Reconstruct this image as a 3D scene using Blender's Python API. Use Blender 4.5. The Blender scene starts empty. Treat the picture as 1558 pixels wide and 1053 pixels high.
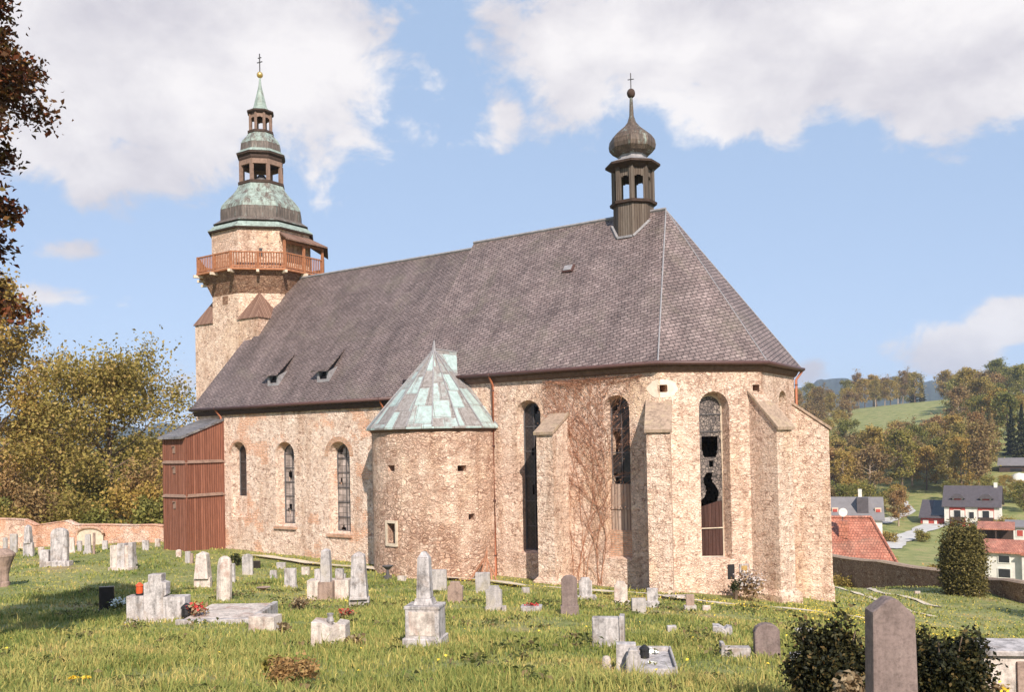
import bpy, bmesh, math, random
import numpy as np
from mathutils import Vector, Matrix
R = math.radians
random.seed(7); rng = np.random.default_rng(7)
EXPO = .55; CLOUD = .8
sc = bpy.context.scene
COL = sc.collection

# ------------------------------------------------------------------ camera
CP = np.array([14.7488, -38.1633, 6.0766]); YAW = 2.1622; PIT = .0132; ROL = -.0197; FP = 1352.606; SH = 130.38
_fw = np.array([math.cos(YAW)*math.cos(PIT), math.sin(YAW)*math.cos(PIT), math.sin(PIT)])
_rt = np.array([math.sin(YAW), -math.cos(YAW), 0.]); _up = np.cross(_rt, _fw)
CR = _rt*math.cos(ROL)+_up*math.sin(ROL); CU = _up*math.cos(ROL)-_rt*math.sin(ROL); CF = _fw
cam = bpy.data.cameras.new('camera'); co = bpy.data.objects.new('camera', cam); COL.objects.link(co)
M = Matrix(((CR[0], CU[0], -CF[0], CP[0]), (CR[1], CU[1], -CF[1], CP[1]), (CR[2], CU[2], -CF[2], CP[2]), (0, 0, 0, 1)))
co.matrix_world = M
cam.sensor_width = 36; cam.sensor_fit = 'HORIZONTAL'; cam.lens = FP/1558*36; cam.shift_y = SH/1558
cam.clip_start = .1; cam.clip_end = 20000
sc.camera = co
def ray(u, v): return CF+CR*(u-779)/FP-CU*(v-526.5-SH)/FP
def polar(b, r, z=0):            # bearing right of the heading (deg), range -> world
    a = YAW-R(b); return np.array([CP[0]+r*math.cos(a), CP[1]+r*math.sin(a), z])

# ------------------------------------------------------------------ terrain
TB = np.array([-180, -110, -40, -30, -22, -14, -5, 3, 9, 15, 20, 25, 30, 40, 110, 180.])
TR = np.array([0, 8, 20, 30, 37, 44, 52, 62, 75, 100, 130, 170, 220, 300, 400, 500, 700, 1500.])
_pl = [4.5, 4.5, 4.4, 4.2, 4, 4, 4, 4, 4, 4, 4, 4, 5, 6, 7, 8, 8, 8]
TZ = np.array([
 _pl, _pl,
 [4.5, 3.7, 2.4, 1.6, 1.2, .9, .6, .3, -1, -3, -5, -6, -6, -5, 0, 5, 8, 10],
 [4.5, 3.7, 2.4, 1.6, 1.2, .9, .6, .3, -1, -3, -5, -6, -6, -5, 0, 5, 8, 10],
 [4.5, 3.65, 2.3, 1.4, 1.0, .8, .66, .35, -1, -3, -5, -6, -6, -5, 0, 5, 8, 10],
 [4.5, 3.6, 2.2, 1.2, .75, .5, .4, .3, -.5, -3, -5, -6, -6, -5, 0, 5, 8, 10],
 [4.5, 3.6, 2.1, 1.0, .3, .08, 0, -.3, -1.5, -4, -6, -7, -7, -5, 0, 5, 8, 10],
 [4.5, 3.6, 2.1, .9, .1, -.1, -.4, -.8, -2.5, -5, -7, -8, -8, -5, 2, 8, 12, 15],
 [4.5, 3.6, 2.0, .7, -.12, -.4, -.8, -1.2, -4, -7, -9, -9, -9, -5, 4, 12, 15, 18],
 [4.5, 3.55, 1.9, .5, -.35, -.85, -1.6, -2.6, -6, -8.5, -10, -10, -9.5, -5, 8, 18, 20, 24],
 [4.5, 3.5, 1.8, .3, -.8, -1.6, -2.6, -3.8, -7, -9.3, -11, -11, -9.8, -4, 9, 21, 22, 26],
 [4.5, 3.4, 1.5, 0, -1.1, -1.9, -2.55, -3.1, -6.2, -9.8, -11.7, -12.9, -9.5, 2, 15, 25, 24, 28],
 [4.5, 3.3, 1.2, -.4, -1.4, -2.1, -2.6, -3.2, -6.4, -10, -11.7, -12.6, -9, 3, 17, 27, 26, 30],
 [4.5, 3.3, 1.0, -.6, -1.8, -2.8, -3.6, -4.2, -7, -10, -11.5, -12.5, -9, 3, 17, 27, 26, 30],
 _pl, _pl])
def _H1(b, r):
    i = np.clip(np.searchsorted(TB, b)-1, 0, len(TB)-2); t = (b-TB[i])/(TB[i+1]-TB[i])
    j = np.clip(np.searchsorted(TR, r)-1, 0, len(TR)-2); s = np.clip((r-TR[j])/(TR[j+1]-TR[j]), 0, 1)
    return (TZ[i, j]*(1-t)+TZ[i+1, j]*t)*(1-s)+(TZ[i, j+1]*(1-t)+TZ[i+1, j+1]*t)*s
def Hs(x, y):
    x = np.asarray(x, float); y = np.asarray(y, float)
    dx = x-CP[0]; dy = y-CP[1]; r = np.hypot(dx, dy)
    b = np.degrees(YAW-np.arctan2(dy, dx)); b = (b+180) % 360-180
    z = 0
    for kr in (.92, 1, 1.08):
        for kb in (-1.5, 1.5):
            z = z+_H1(np.clip(b+kb, -179.9, 179.9), r*kr)
    return z/6
def H(x, y):
    z = Hs(x, y)
    x = np.asarray(x, float); y = np.asarray(y, float)
    n = (np.sin(x*.9+1.3*np.sin(y*.5))*np.cos(y*.8+.7*np.sin(x*.6))*.05+np.sin(x*2.1+y*1.3)*np.sin(y*2.4-x*.8)*.025)
    return z+n
def Hf(x, y): return float(H(x, y))
def G(u, v):                      # ground point seen at photo pixel (u, v)
    d = ray(u, v); t0 = 2.; f = lambda t: CP[2]+d[2]*t-float(Hs(CP[0]+d[0]*t, CP[1]+d[1]*t))
    t = t0
    while f(t) > 0 and t < 900: t *= 1.02
    a, b = t/1.02, t
    for _ in range(30):
        m = (a+b)/2
        if f(m) > 0: a = m
        else: b = m
    P = CP+d*a; P[2] = Hf(P[0], P[1]); return P, a   # point, depth

# ------------------------------------------------------------------ mesh builder
class MB:
    def __init__(s): s.v = []; s.f = []; s.T = None
    def add(s, vs, fs):
        o = len(s.v)
        for p in vs:
            p = tuple(p)
            s.v.append(p if s.T is None else tuple(s.T @ Vector(p)))
        s.f += [tuple(i+o for i in f) for f in fs]; return s
    def box(s, x0, x1, y0, y1, z0, z1):
        return s.add([(x0,y0,z0),(x1,y0,z0),(x1,y1,z0),(x0,y1,z0),(x0,y0,z1),(x1,y0,z1),(x1,y1,z1),(x0,y1,z1)],
                     [(0,3,2,1),(4,5,6,7),(0,1,5,4),(1,2,6,5),(2,3,7,6),(3,0,4,7)])
    def hexa(s, p): return s.add(p, [(0,3,2,1),(4,5,6,7),(0,1,5,4),(1,2,6,5),(2,3,7,6),(3,0,4,7)])
    def prism(s, poly, z0, z1):    # poly CCW in xy
        n = len(poly)
        return s.add([(x,y,z0) for x,y in poly]+[(x,y,z1) for x,y in poly],
                     [tuple(range(n-1,-1,-1)), tuple(range(n,2*n))]+[(i,(i+1)%n,n+(i+1)%n,n+i) for i in range(n)])
    def prof(s, pts, y0, y1):      # profile in xz (CCW seen from -y), extruded along y
        n = len(pts)
        return s.add([(x,y0,z) for x,z in pts]+[(x,y1,z) for x,z in pts],
                     [tuple(range(n)), tuple(range(2*n-1,n-1,-1))]+[(i,n+i,n+(i+1)%n,(i+1)%n) for i in range(n)])
    def loft(s, rings, cap0=True, cap1=True):
        n = len(rings[0]); vs = [p for r in rings for p in r]; fs = []
        for k in range(len(rings)-1):
            for i in range(n):
                j = (i+1) % n; fs.append((k*n+i, k*n+j, (k+1)*n+j, (k+1)*n+i))
        if cap0: fs.append(tuple(range(n-1,-1,-1)))
        if cap1: fs.append(tuple(range((len(rings)-1)*n, len(rings)*n)))
        return s.add(vs, fs)
    def lathe(s, prof, cx=0, cy=0, n=16, rot=0, flat=False, **k):   # prof [(r,z)]; flat: r is the apothem of an n-gon
        q = 1/math.cos(math.pi/n) if flat else 1
        return s.loft([[(cx+r*q*math.cos(rot+2*math.pi*i/n), cy+r*q*math.sin(rot+2*math.pi*i/n), z) for i in range(n)] for r, z in prof], **k)
    def tube(s, pts, r, n=6):
        pts = [np.array(p, float) for p in pts]; rs = r if isinstance(r, (list, tuple, np.ndarray)) else [r]*len(pts)
        rings = []
        for i, p in enumerate(pts):
            d = pts[min(i+1, len(pts)-1)]-pts[max(i-1, 0)]; d = d/(np.linalg.norm(d)+1e-9)
            a = np.cross(d, (0, 0, 1.)); 
            if np.linalg.norm(a) < 1e-3: a = np.array([1., 0, 0])
            a /= np.linalg.norm(a); b = np.cross(d, a)
            rings.append([tuple(p+rs[i]*(a*math.cos(2*math.pi*k/n)-b*math.sin(2*math.pi*k/n))) for k in range(n)])
        return s.loft(rings)
    def bar(s, a, b, w, h):        # rectangular bar, h measured along z-ish
        a = np.array(a, float); b = np.array(b, float); d = (b-a)/np.linalg.norm(b-a)
        x = np.cross(d, (0,0,1.)); 
        if np.linalg.norm(x) < 1e-3: x = np.array([1.,0,0])
        x /= np.linalg.norm(x); z = np.cross(x, d)
        q = [(-1,-1),(1,-1),(1,1),(-1,1)]
        return s.loft([[tuple(p+x*w/2*i+z*h/2*j) for i, j in q][::-1] for p in (a, b)])
    def sphere(s, c, r, n=10, sq=1):
        pr = [(max(1e-3, r*math.sin(math.pi*k/(n//1))), c[2]-r*sq*math.cos(math.pi*k/n)) for k in range(n+1)]
        return s.lathe(pr, c[0], c[1], n=max(8, n))
    def build(s, name, mat, parent=None, bevel=0, smooth=False, jit=0, uv=True):
        me = bpy.data.meshes.new(name); me.from_pydata(s.v, [], s.f); me.validate()
        bm = bmesh.new(); bm.from_mesh(me)
        bmesh.ops.remove_doubles(bm, verts=bm.verts, dist=1e-5)
        if bevel:
            bmesh.ops.bevel(bm, geom=list(bm.edges), offset=bevel, segments=2, affect='EDGES', profile=.6, clamp_overlap=True)
        if jit:
            for v in bm.verts: v.co += Vector((random.uniform(-jit,jit), random.uniform(-jit,jit), random.uniform(-jit,jit)))
        bm.to_mesh(me); bm.free()
        if uv: auto_uv(me)
        if smooth: me.shade_smooth()
        me.materials.append(mat)
        o = bpy.data.objects.new(name, me); COL.objects.link(o)
        if parent: o.parent = parent
        return o
def auto_uv(me):
    n = len(me.polygons)
    if not n: return
    ul = me.uv_layers.new(name='UVMap'); uv = np.zeros((len(me.loops), 2))
    for p in me.polygons:
        nn = p.normal; t = Vector((-nn.y, nn.x, 0))
        t = Vector((1, 0, 0)) if t.length < 1e-3 else t.normalized()
        b = nn.cross(t)
        for li in p.loop_indices:
            c = me.vertices[me.loops[li].vertex_index].co; uv[li] = (c.dot(t), c.dot(b))
    ul.data.foreach_set('uv', uv.ravel())
def np_mesh(name, V, F, mat, parent=None, uv=None, smooth=False):   # F (n,k) int array, all same k
    me = bpy.data.meshes.new(name); k = F.shape[1]
    me.vertices.add(len(V)); me.vertices.foreach_set('co', np.asarray(V, np.float32).ravel())
    me.loops.add(F.size); me.loops.foreach_set('vertex_index', F.ravel().astype(np.int32))
    me.polygons.add(len(F)); me.polygons.foreach_set('loop_start', np.arange(0, F.size, k, dtype=np.int32))
    me.polygons.foreach_set('loop_total', np.full(len(F), k, np.int32))
    if uv is not None:
        ul = me.uv_layers.new(name='UVMap'); ul.data.foreach_set('uv', np.asarray(uv, np.float32).ravel())
    me.update(calc_edges=True)
    if smooth: me.shade_smooth()
    me.materials.append(mat)
    o = bpy.data.objects.new(name, me); COL.objects.link(o)
    if parent: o.parent = parent
    return o
def tag(o, label=None, cat=None, group=None, kind=None):
    if label: o['label'] = label
    if cat: o['category'] = cat
    if group: o['group'] = group
    if kind: o['kind'] = kind
    return o
def empty(name, loc=(0,0,0), rz=0, label=None, cat=None, group=None):
    o = bpy.data.objects.new(name, None); COL.objects.link(o); o.location = tuple(loc); o.rotation_euler = (0, 0, rz)
    o.empty_display_size = .3
    return tag(o, label, cat, group)
def copy_tree(o, parent=None):
    c = o.copy(); COL.objects.link(c); c.parent = parent
    for ch in list(o.children): copy_tree(ch, c)
    return c
def cut(o, cutters):
    for c in cutters:
        m = o.modifiers.new('b', 'BOOLEAN'); m.operation = 'DIFFERENCE'; m.solver = 'EXACT'; m.object = c
    dg = bpy.context.evaluated_depsgraph_get(); me = bpy.data.meshes.new_from_object(o.evaluated_get(dg))
    o.modifiers.clear(); old = o.data; o.data = me; me.name = old.name
    for c in cutters: bpy.data.objects.remove(c)
    return o

# ------------------------------------------------------------------ materials
class NT:
    def __init__(s, name, rough=.9, spec=.2):
        s.m = bpy.data.materials.new(name); s.m.use_nodes = True; s.t = s.m.node_tree; s.l = s.t.links
        s.b = s.t.nodes['Principled BSDF']; s.b.inputs['Roughness'].default_value = rough
        s.b.inputs['Specular IOR Level'].default_value = spec
    def n(s, ty, **kw):
        x = s.t.nodes.new(ty)
        for k, v in kw.items(): setattr(x, k, v)
        return x
    def put(s, sock, val):
        if val is None: return
        if hasattr(val, 'is_output'): s.l.new(val, sock)
        elif isinstance(val, (tuple, list)) and len(val) == 3 and sock.type == 'RGBA': sock.default_value = (*val, 1)
        else: sock.default_value = val
    def obj(s): return s.n('ShaderNodeTexCoord').outputs['Object']
    def uv(s): return s.n('ShaderNodeTexCoord').outputs['UV']
    def rnd(s): return s.n('ShaderNodeObjectInfo').outputs['Random']
    def map(s, v, scale=(1,1,1), loc=(0,0,0), rot=(0,0,0)):
        x = s.n('ShaderNodeMapping'); s.put(x.inputs[0], v); x.inputs['Scale'].default_value = scale
        x.inputs['Location'].default_value = loc; x.inputs['Rotation'].default_value = rot; return x.outputs[0]
    def noise(s, v, scale, detail=4, rough=.55, dist=0, col=False):
        x = s.n('ShaderNodeTexNoise'); s.put(x.inputs['Vector'], v); x.inputs['Scale'].default_value = scale
        x.inputs['Detail'].default_value = detail; x.inputs['Roughness'].default_value = rough; x.inputs['Distortion'].default_value = dist
        return x.outputs['Color' if col else 'Fac']
    def vor(s, v, scale, feature='F1', out='Distance', rand=1):
        x = s.n('ShaderNodeTexVoronoi', feature=feature); s.put(x.inputs['Vector'], v); x.inputs['Scale'].default_value = scale
        x.inputs['Randomness'].default_value = rand; return x.outputs[out]
    def ramp(s, f, stops, interp='LINEAR'):
        x = s.n('ShaderNodeValToRGB'); s.put(x.inputs[0], f); r = x.color_ramp; r.interpolation = interp
        while len(r.elements) < len(stops): r.elements.new(.5)
        for e, (p, c) in zip(r.elements, stops):
            e.position = p; e.color = (*c, 1) if isinstance(c, tuple) else (c, c, c, 1)
        return x.outputs[0]
    def mix(s, f, a, b, blend='MIX'):
        x = s.n('ShaderNodeMix', data_type='RGBA', blend_type=blend); s.put(x.inputs[0], f); s.put(x.inputs[6], a); s.put(x.inputs[7], b)
        return x.outputs[2]
    def math(s, op, a, b=None, c=None, clamp=False):
        x = s.n('ShaderNodeMath', operation=op, use_clamp=clamp); s.put(x.inputs[0], a); s.put(x.inputs[1], b)
        if c is not None: s.put(x.inputs[2], c)
        return x.outputs[0]
    def sep(s, v):
        x = s.n('ShaderNodeSeparateXYZ'); s.put(x.inputs[0], v); return x.outputs
    def vadd(s, a, b, op='ADD'):
        x = s.n('ShaderNodeVectorMath', operation=op); s.put(x.inputs[0], a); s.put(x.inputs[1], b); return x.outputs[0]
    def vscale(s, a, k):
        x = s.n('ShaderNodeVectorMath', operation='SCALE'); s.put(x.inputs[0], a); s.put(x.inputs[3], k); return x.outputs[0]
    def brick(s, v, w, h, c1, c2, mortar, msize=.01, off=.5, bias=0):
        x = s.n('ShaderNodeTexBrick'); s.put(x.inputs['Vector'], v); x.inputs['Scale'].default_value = 1
        s.put(x.inputs['Color1'], c1); s.put(x.inputs['Color2'], c2); s.put(x.inputs['Mortar'], mortar)
        x.inputs['Mortar Size'].default_value = msize; x.inputs['Brick Width'].default_value = w; x.inputs['Row Height'].default_value = h
        x.inputs['Bias'].default_value = bias; x.inputs['Mortar Smooth'].default_value = .1; x.offset = off
        return x.outputs
    def bump(s, h, strength=.5, dist=.02):
        x = s.n('ShaderNodeBump'); s.put(x.inputs['Height'], h); x.inputs['Strength'].default_value = strength; x.inputs['Distance'].default_value = dist
        s.l.new(x.outputs[0], s.b.inputs['Normal'])
    def col(s, c): s.put(s.b.inputs['Base Color'], c); return s
def MUL(t, c, f): return t.mix(1., c, f, 'MULTIPLY')

def rubble(name, plaster=.45, tint=(1,1,1), ochre=.5, brickth=.66, psoft=.1, ash=0):
    t = NT(name, .95, .1); P = t.obj()
    w = t.noise(P, 2.2, 4, col=True); P1 = t.vadd(P, t.vscale(t.vadd(w, (.5,.5,.5), 'SUBTRACT'), .45))
    Q = t.map(P1, (1, 1, 1.9))
    cid = t.vor(Q, 3.6, out='Color'); ed = t.vor(Q, 3.6, 'DISTANCE_TO_EDGE')
    Q2 = t.map(P1, (1, 1, 1.7), (3.1, 1.7, .4)); cid2 = t.vor(Q2, 8.5, out='Color'); ed2 = t.vor(Q2, 8.5, 'DISTANCE_TO_EDGE')
    sx = t.sep(cid); stone = t.ramp(sx[0], [(0, (.36,.22,.16)), (.22, (.66,.47,.37)), (.45, (.84,.67,.55)), (.65, (.72,.5,.38)), (.82, (.88,.73,.62)), (1, (.5,.35,.28))], 'LINEAR')
    s2 = t.sep(cid2); stone = t.mix(.5, stone, t.ramp(s2[1], [(0, (.34,.22,.17)), (.4, (.72,.54,.43)), (.7, (.86,.68,.56)), (1, (.56,.39,.31))]))
    br = t.noise(P, 2.1, 4, .7)                      # joints come and go where mortar was smeared over them
    j = t.math('MULTIPLY', t.ramp(ed, [(.0, 1.), (.06, .8), (.13, 0.)]), t.ramp(br, [(.4, .25), (.58, 1.)]))
    j2 = t.math('MULTIPLY', t.ramp(ed2, [(.0, 1.), (.06, .6), (.14, 0.)]), t.ramp(br, [(.42, .9), (.62, .2)]))
    jm = t.math('MAXIMUM', j, j2)
    c = t.mix(t.math('MULTIPLY', jm, .85), stone, (.19,.115,.085))
    pn = t.noise(P, .55, 8, .62, .4); pm = t.ramp(pn, [(1-plaster-psoft, 0.), (1-plaster+psoft, 1.)])
    holes = t.ramp(t.noise(P, 5., 6, .75), [(.40, 0.), (.52, 1.)]); pm = t.math('MULTIPLY', pm, holes)
    pc = t.ramp(t.noise(P, 2.6, 6, .65), [(.25, (.62,.45,.35)), (.5, (.86,.71,.59)), (.75, (.92,.81,.7))])
    oc = t.ramp(t.noise(t.map(P, (1,1,.6), (5,2,9)), .45, 3), [(.5, 0.), (.72, ochre)]); pc = t.mix(oc, pc, (.78,.56,.33))
    c = t.mix(t.math('MULTIPLY', pm, .85), c, pc)
    bn = t.noise(t.map(P, (1,1,1), (17,4,3)), .7, 5, .6); bmask = t.ramp(bn, [(brickth, 0.), (brickth+.05, 1.)])
    bk = t.brick(t.uv(), .28, .085, (.66,.3,.17), (.78,.42,.25), (.66,.52,.4), .014)
    c = t.mix(t.math('MULTIPLY', bmask, .7), c, bk[0])
    if ash:
        bl = t.brick(t.vadd(t.uv(), t.vscale(t.noise(P, 3, 3, col=True), .05)), .62, .36, (1.,1.,1.), (.8,.76,.72), (.42,.33,.27), .016); c = t.mix(ash, c, MUL(t, c, bl[0]))
    gr = t.noise(P, 13, 6, .8); c = MUL(t, c, t.ramp(gr, [(.34, .62), (.45, .97), (.6, 1.08), (.72, 1.25)]))
    st = t.noise(t.map(P, (1.3,1.3,.18)), 1.0, 5, .6); c = MUL(t, c, t.ramp(st, [(.3, (.74,.67,.62)), (.5, (1.,1.,1.))]))
    c = MUL(t, c, tint); t.col(c)
    hgt = t.math('ADD', t.ramp(jm, [(0, 1.), (1, 0.)]), t.math('MULTIPLY', t.noise(P, 11, 5, .7), 1.1)); t.bump(hgt, .9, .045)
    return t.m
def slate(name, c1, c2, mortar, rot=.0, w=.3, h=.17):
    t = NT(name, .62, .35); U = t.uv(); P = t.obj()
    V = t.map(U, rot=(0,0,rot)); V = t.vadd(V, t.vscale(t.noise(P, 4, 2, col=True), .02))
    b = t.brick(V, w, h, c1, c2, mortar, .016)
    c = t.mix(.55, b[0], MUL(t, b[0], t.ramp(t.noise(P, .8, 6, .65), [(.3, .55), (.7, 1.5)])))
    c = MUL(t, c, t.ramp(t.noise(P, 9, 4, .8), [(.3, .5), (.5, 1.), (.72, 1.6)]))
    c = MUL(t, c, t.ramp(t.noise(t.map(U, (1.1,.09,1)), 1., 5, .65), [(.3, .72), (.5, 1.), (.72, 1.22)])); c = t.mix(t.ramp(t.noise(P, .5, 7, .7, .6), [(.52, 0.), (.72, .45)]), c, (.2,.17,.12)); t.col(c)
    x = t.sep(V); saw = t.math('FRACT', t.math('DIVIDE', x[1], h))
    t.bump(t.math('ADD', t.math('SUBTRACT', 1, saw), t.math('MULTIPLY', b[1], -1.)), .9, .025); return t.m
def copper(name, amount=.5, base=(.11,.085,.07)):
    t = NT(name, .6, .3); P = t.obj(); S = t.map(P, (1,1,.45))
    n = t.math('ADD', t.math('MULTIPLY', t.noise(S, 2.6, 8, .7), .7), t.math('MULTIPLY', t.noise(t.map(P, (7,7,.35)), 1.5, 4, .6), .3))
    v = t.ramp(n, [(.58-amount*.3, 0.), (.70-amount*.3, .92)])
    pat = t.ramp(t.noise(S, 4, 6, .7), [(.3, (.21,.25,.215)), (.55, (.34,.41,.36)), (.8, (.5,.57,.51))])
    dk = MUL(t, base, t.ramp(t.noise(t.map(P, (5,5,.6)), 2, 5, .7), [(.25, .55), (.5, 1.2), (.75, 2.6)]))
    c = t.mix(v, dk, pat); b = t.brick(t.uv(), .55, 1.1, (1.,1.,1.), (.86,.86,.86), (.55,.52,.5), .012); c = MUL(t, c, b[0])
    t.col(c); t.bump(t.math('ADD', t.noise(P, 3, 4), t.math('MULTIPLY', b[1], .5)), .3, .03); return t.m
def panelled(name):
    t = NT(name, .55, .35); P = t.obj(); U = t.vadd(t.uv(), t.vscale(t.noise(P, 2.5, 4, col=True), .14))
    b = t.brick(U, .8, 1.05, (0.,0.,0.), (1.,1.,1.), (.2,.2,.2), .02); g = t.ramp(t.math('ADD', t.math('MULTIPLY', t.sep(b[0])[0], .5), t.math('MULTIPLY', t.noise(P, 2.3, 6, .7), .7)), [(.52, 0.), (.68, .9)])
    lead = t.ramp(t.noise(t.map(P, (4,4,.6)), 2, 5, .7), [(.25, (.14,.115,.1)), (.5, (.27,.235,.215)), (.75, (.38,.35,.33))])
    ver = t.ramp(t.noise(P, 6, 5, .7), [(.3, (.3,.38,.35)), (.7, (.5,.6,.57))])
    c = t.mix(g, lead, ver); l = t.brick(t.uv(), .8, 1.05, (1.,1.,1.), (.94,.94,.94), (.5,.47,.45), .014); t.col(MUL(t, c, l[0])); t.bump(l[1], -.4, .02); return t.m
def plain(name, c, rough=.7, spec=.3, var=.35, scale=6, metal=0):
    t = NT(name, rough, spec); P = t.obj()
    t.col(MUL(t, c, t.ramp(t.noise(P, scale, 6, .65), [(.25, 1-var), (.75, 1+var)]))); t.b.inputs['Metallic'].default_value = metal
    t.bump(t.noise(P, scale*4, 4), .2, .01); return t.m
def planks(name, c1, c2, w=.16):
    t = NT(name, .85, .15); U = t.uv(); P = t.obj(); x = t.sep(U)
    k = t.math('DIVIDE', x[0], w); fr = t.math('FRACT', k); wn = t.n('ShaderNodeTexWhiteNoise', noise_dimensions='1D'); t.put(wn.inputs['W'], t.math('FLOOR', k))
    c = t.mix(wn.outputs[0], c1, c2); c = MUL(t, c, t.ramp(t.noise(t.map(P, (9,9,.5)), 2.5, 5, .7), [(.25, .55), (.55, 1.05), (.8, 1.5)]))
    gap = t.math('ADD', t.math('LESS_THAN', fr, .1), t.math('GREATER_THAN', fr, .93), clamp=True)
    c = t.mix(t.math('MULTIPLY', gap, .75), c, (.03,.012,.008)); t.col(c)
    t.bump(t.math('SUBTRACT', 1, gap), .6, .015); return t.m
def gravestone(name, c, dark=.35, lichen=(.45,.36,.2), lam=.4):
    t = NT(name, .88, .2); P = t.vadd(t.obj(), t.vscale(t.rnd(), 37.))
    c1 = MUL(t, c, t.ramp(t.noise(P, 5, 7, .7), [(.25, 1-dark*1.4), (.5, 1.), (.75, 1.12)]))
    c1 = t.mix(t.ramp(t.noise(P, 2.2, 6, .65, .5), [(.5, 0.), (.68, lam)]), c1, lichen)
    c1 = MUL(t, c1, t.ramp(t.noise(t.map(P, (6,6,.7)), 1.5, 5, .7), [(.3, 1-dark), (.55, 1.)]))
    c1 = MUL(t, c1, t.ramp(t.noise(P, 30, 3, .8), [(.3, .7), (.5, 1.), (.7, 1.15)])); t.col(c1)
    t.bump(t.noise(P, 18, 5, .7), .45, .012); return t.m
def leaf(name, cols, hue=.06, trans=.35):
    t = NT(name, .6, .2); g = t.n('ShaderNodeNewGeometry'); 
    r = t.math('FRACT', t.math('ADD', g.outputs['Random Per Island'], t.math('MULTIPLY', t.rnd(), .35)))
    c = t.ramp(r, cols); c = MUL(t, c, t.ramp(t.rnd(), [(0, (.8,.85,.8)), (.5, (1.,1.,1.)), (1, (1.2,1.08,1.))]))
    t.col(c); tr = t.n('ShaderNodeBsdfTranslucent'); t.put(tr.inputs[0], c); mx = t.n('ShaderNodeMixShader'); mx.inputs[0].default_value = trans
    out = t.t.nodes['Material Output']; t.l.new(t.b.outputs[0], mx.inputs[1]); t.l.new(tr.outputs[0], mx.inputs[2]); t.l.new(mx.outputs[0], out.inputs[0]); return t.m
M_ = {}
M_['choir'] = rubble('choir_rubble', .58, (1.12,1.02,.965), .8, .7, .13)
M_['nave'] = rubble('nave_rubble', .76, (1.13,1.06,1.03), .25, .55, .14)
M_['turret'] = rubble('turret_rubble', .42, (1.1,.99,.92), .5, .72)
M_['tower'] = rubble('tower_rubble', .6, (1.08,.98,.91), .5, .72)
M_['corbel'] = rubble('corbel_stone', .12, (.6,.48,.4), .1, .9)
M_['ashlar'] = rubble('buttress_ashlar', .86, (1.1,1.01,.96), .5, .8, .12, .34)
M_['wallstone'] = rubble('dry_wall_stone', .12, (.72,.62,.55), .1, .9)
M_['leftwall'] = rubble('brick_wall_remains', .55, (1.1,.95,.9), .1, .47)
M_['slate'] = slate('slate_roofing', (.165,.117,.107), (.235,.175,.16), (.06,.043,.04), R(-14))
M_['slate2'] = slate('nave_slate_roofing', (.158,.113,.103), (.218,.162,.15), (.06,.045,.04), R(-10), .24, .13)
M_['tinroof'] = slate('porch_sheet_roofing', (.14,.13,.135), (.19,.175,.175), (.08,.07,.07), 0, .5, .3)
M_['lead'] = plain('lead_flashing', (.27,.25,.25), .5, .4)
M_['copper'] = copper('verdigris_copper', .55); M_['copperdark'] = copper('brown_copper', .12); M_['coppergreen'] = copper('green_copper', .8); M_['copperturret'] = panelled('lead_and_copper_panels')
M_['onion'] = copper('onion_copper', .16, (.085,.06,.045))
M_['shingle'] = planks('dark_shingles', (.12,.09,.07), (.19,.15,.12), .12)
M_['wood'] = planks('red_brown_boards', (.21,.08,.05), (.3,.125,.08), .15)
M_['railwood'] = plain('orange_brown_wood', (.36,.15,.075), .75, .2)
M_['broach'] = planks('broach_boards', (.2,.11,.08), (.3,.18,.13), .14)
M_['darkwood'] = plain('dark_timber', (.07,.045,.035), .8, .15)
M_['greywood'] = plain('grey_timber', (.25,.16,.12), .8, .15)
M_['gutter'] = plain('red_brown_gutter', (.095,.045,.038), .5, .4, .2)
M_['pipe'] = plain('rust_red_pipe', (.4,.13,.06), .5, .4, .2)
M_['cornice'] = plain('shaded_cornice_stone', (.17,.105,.08), .9, .1)  # brown stone, darkened further to carry the shade under the eaves
M_['gold'] = plain('gilded_metal', (.85,.55,.18), .3, .5, .1, 6, .8)
M_['iron'] = plain('wrought_iron', (.09,.08,.08), .6, .4)
M_['mould'] = plain('window_surround_plaster', (.62,.5,.38), .9, .1, .3, 5)
M_['whiteplaster'] = plain('pale_plaster', (.74,.61,.48), .9, .1, .25, 4)
M_['oldboard'] = planks('weathered_boards', (.34,.23,.17), (.45,.33,.26), .14)
M_['black'] = plain('black_metal_and_dark_voids', (.02,.018,.018), .5, .4)  # lantern metal; on openings the black stands for the shade inside
def glassmat(name, c, lead, sc=.14):
    t = NT(name, .3, .5); U = t.uv(); b = t.brick(t.map(U, rot=(0,0,R(45)) if sc < .2 else (0,0,0)), sc, sc, c, tuple(k*1.6 for k in c), lead, .014, 0.)
    c2 = MUL(t, b[0], t.ramp(t.noise(t.obj(), 3, 4), [(.3, .5), (.7, 1.6)])); t.col(c2); t.bump(t.noise(t.obj(), 7, 2), .3, .02); return t.m
M_['glassdark'] = glassmat('dark_leaded_glass', (.03,.022,.02), (.012,.01,.01))
M_['glassgrey'] = glassmat('grey_leaded_glass', (.24,.195,.175), (.09,.075,.065), .3)
def tracery():
    t = NT('leaded_pattern_glass', .45, .4); P = t.map(t.obj(), (1,1,1)); e = t.vor(P, 8., 'DISTANCE_TO_EDGE'); i = t.sep(t.vor(P, 8., out='Color'))
    c = t.ramp(i[0], [(0, (.1,.08,.075)), (.5, (.2,.155,.135)), (1, (.3,.24,.2))]); c = t.mix(t.ramp(e, [(.05, 1.), (.12, 0.)]), c, (.035,.028,.025)); t.col(c); return t.m
M_['tracery'] = tracery()
M_['marble'] = gravestone('white_weathered_marble', (.53,.475,.455), .6, (.33,.25,.2), .8)
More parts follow.
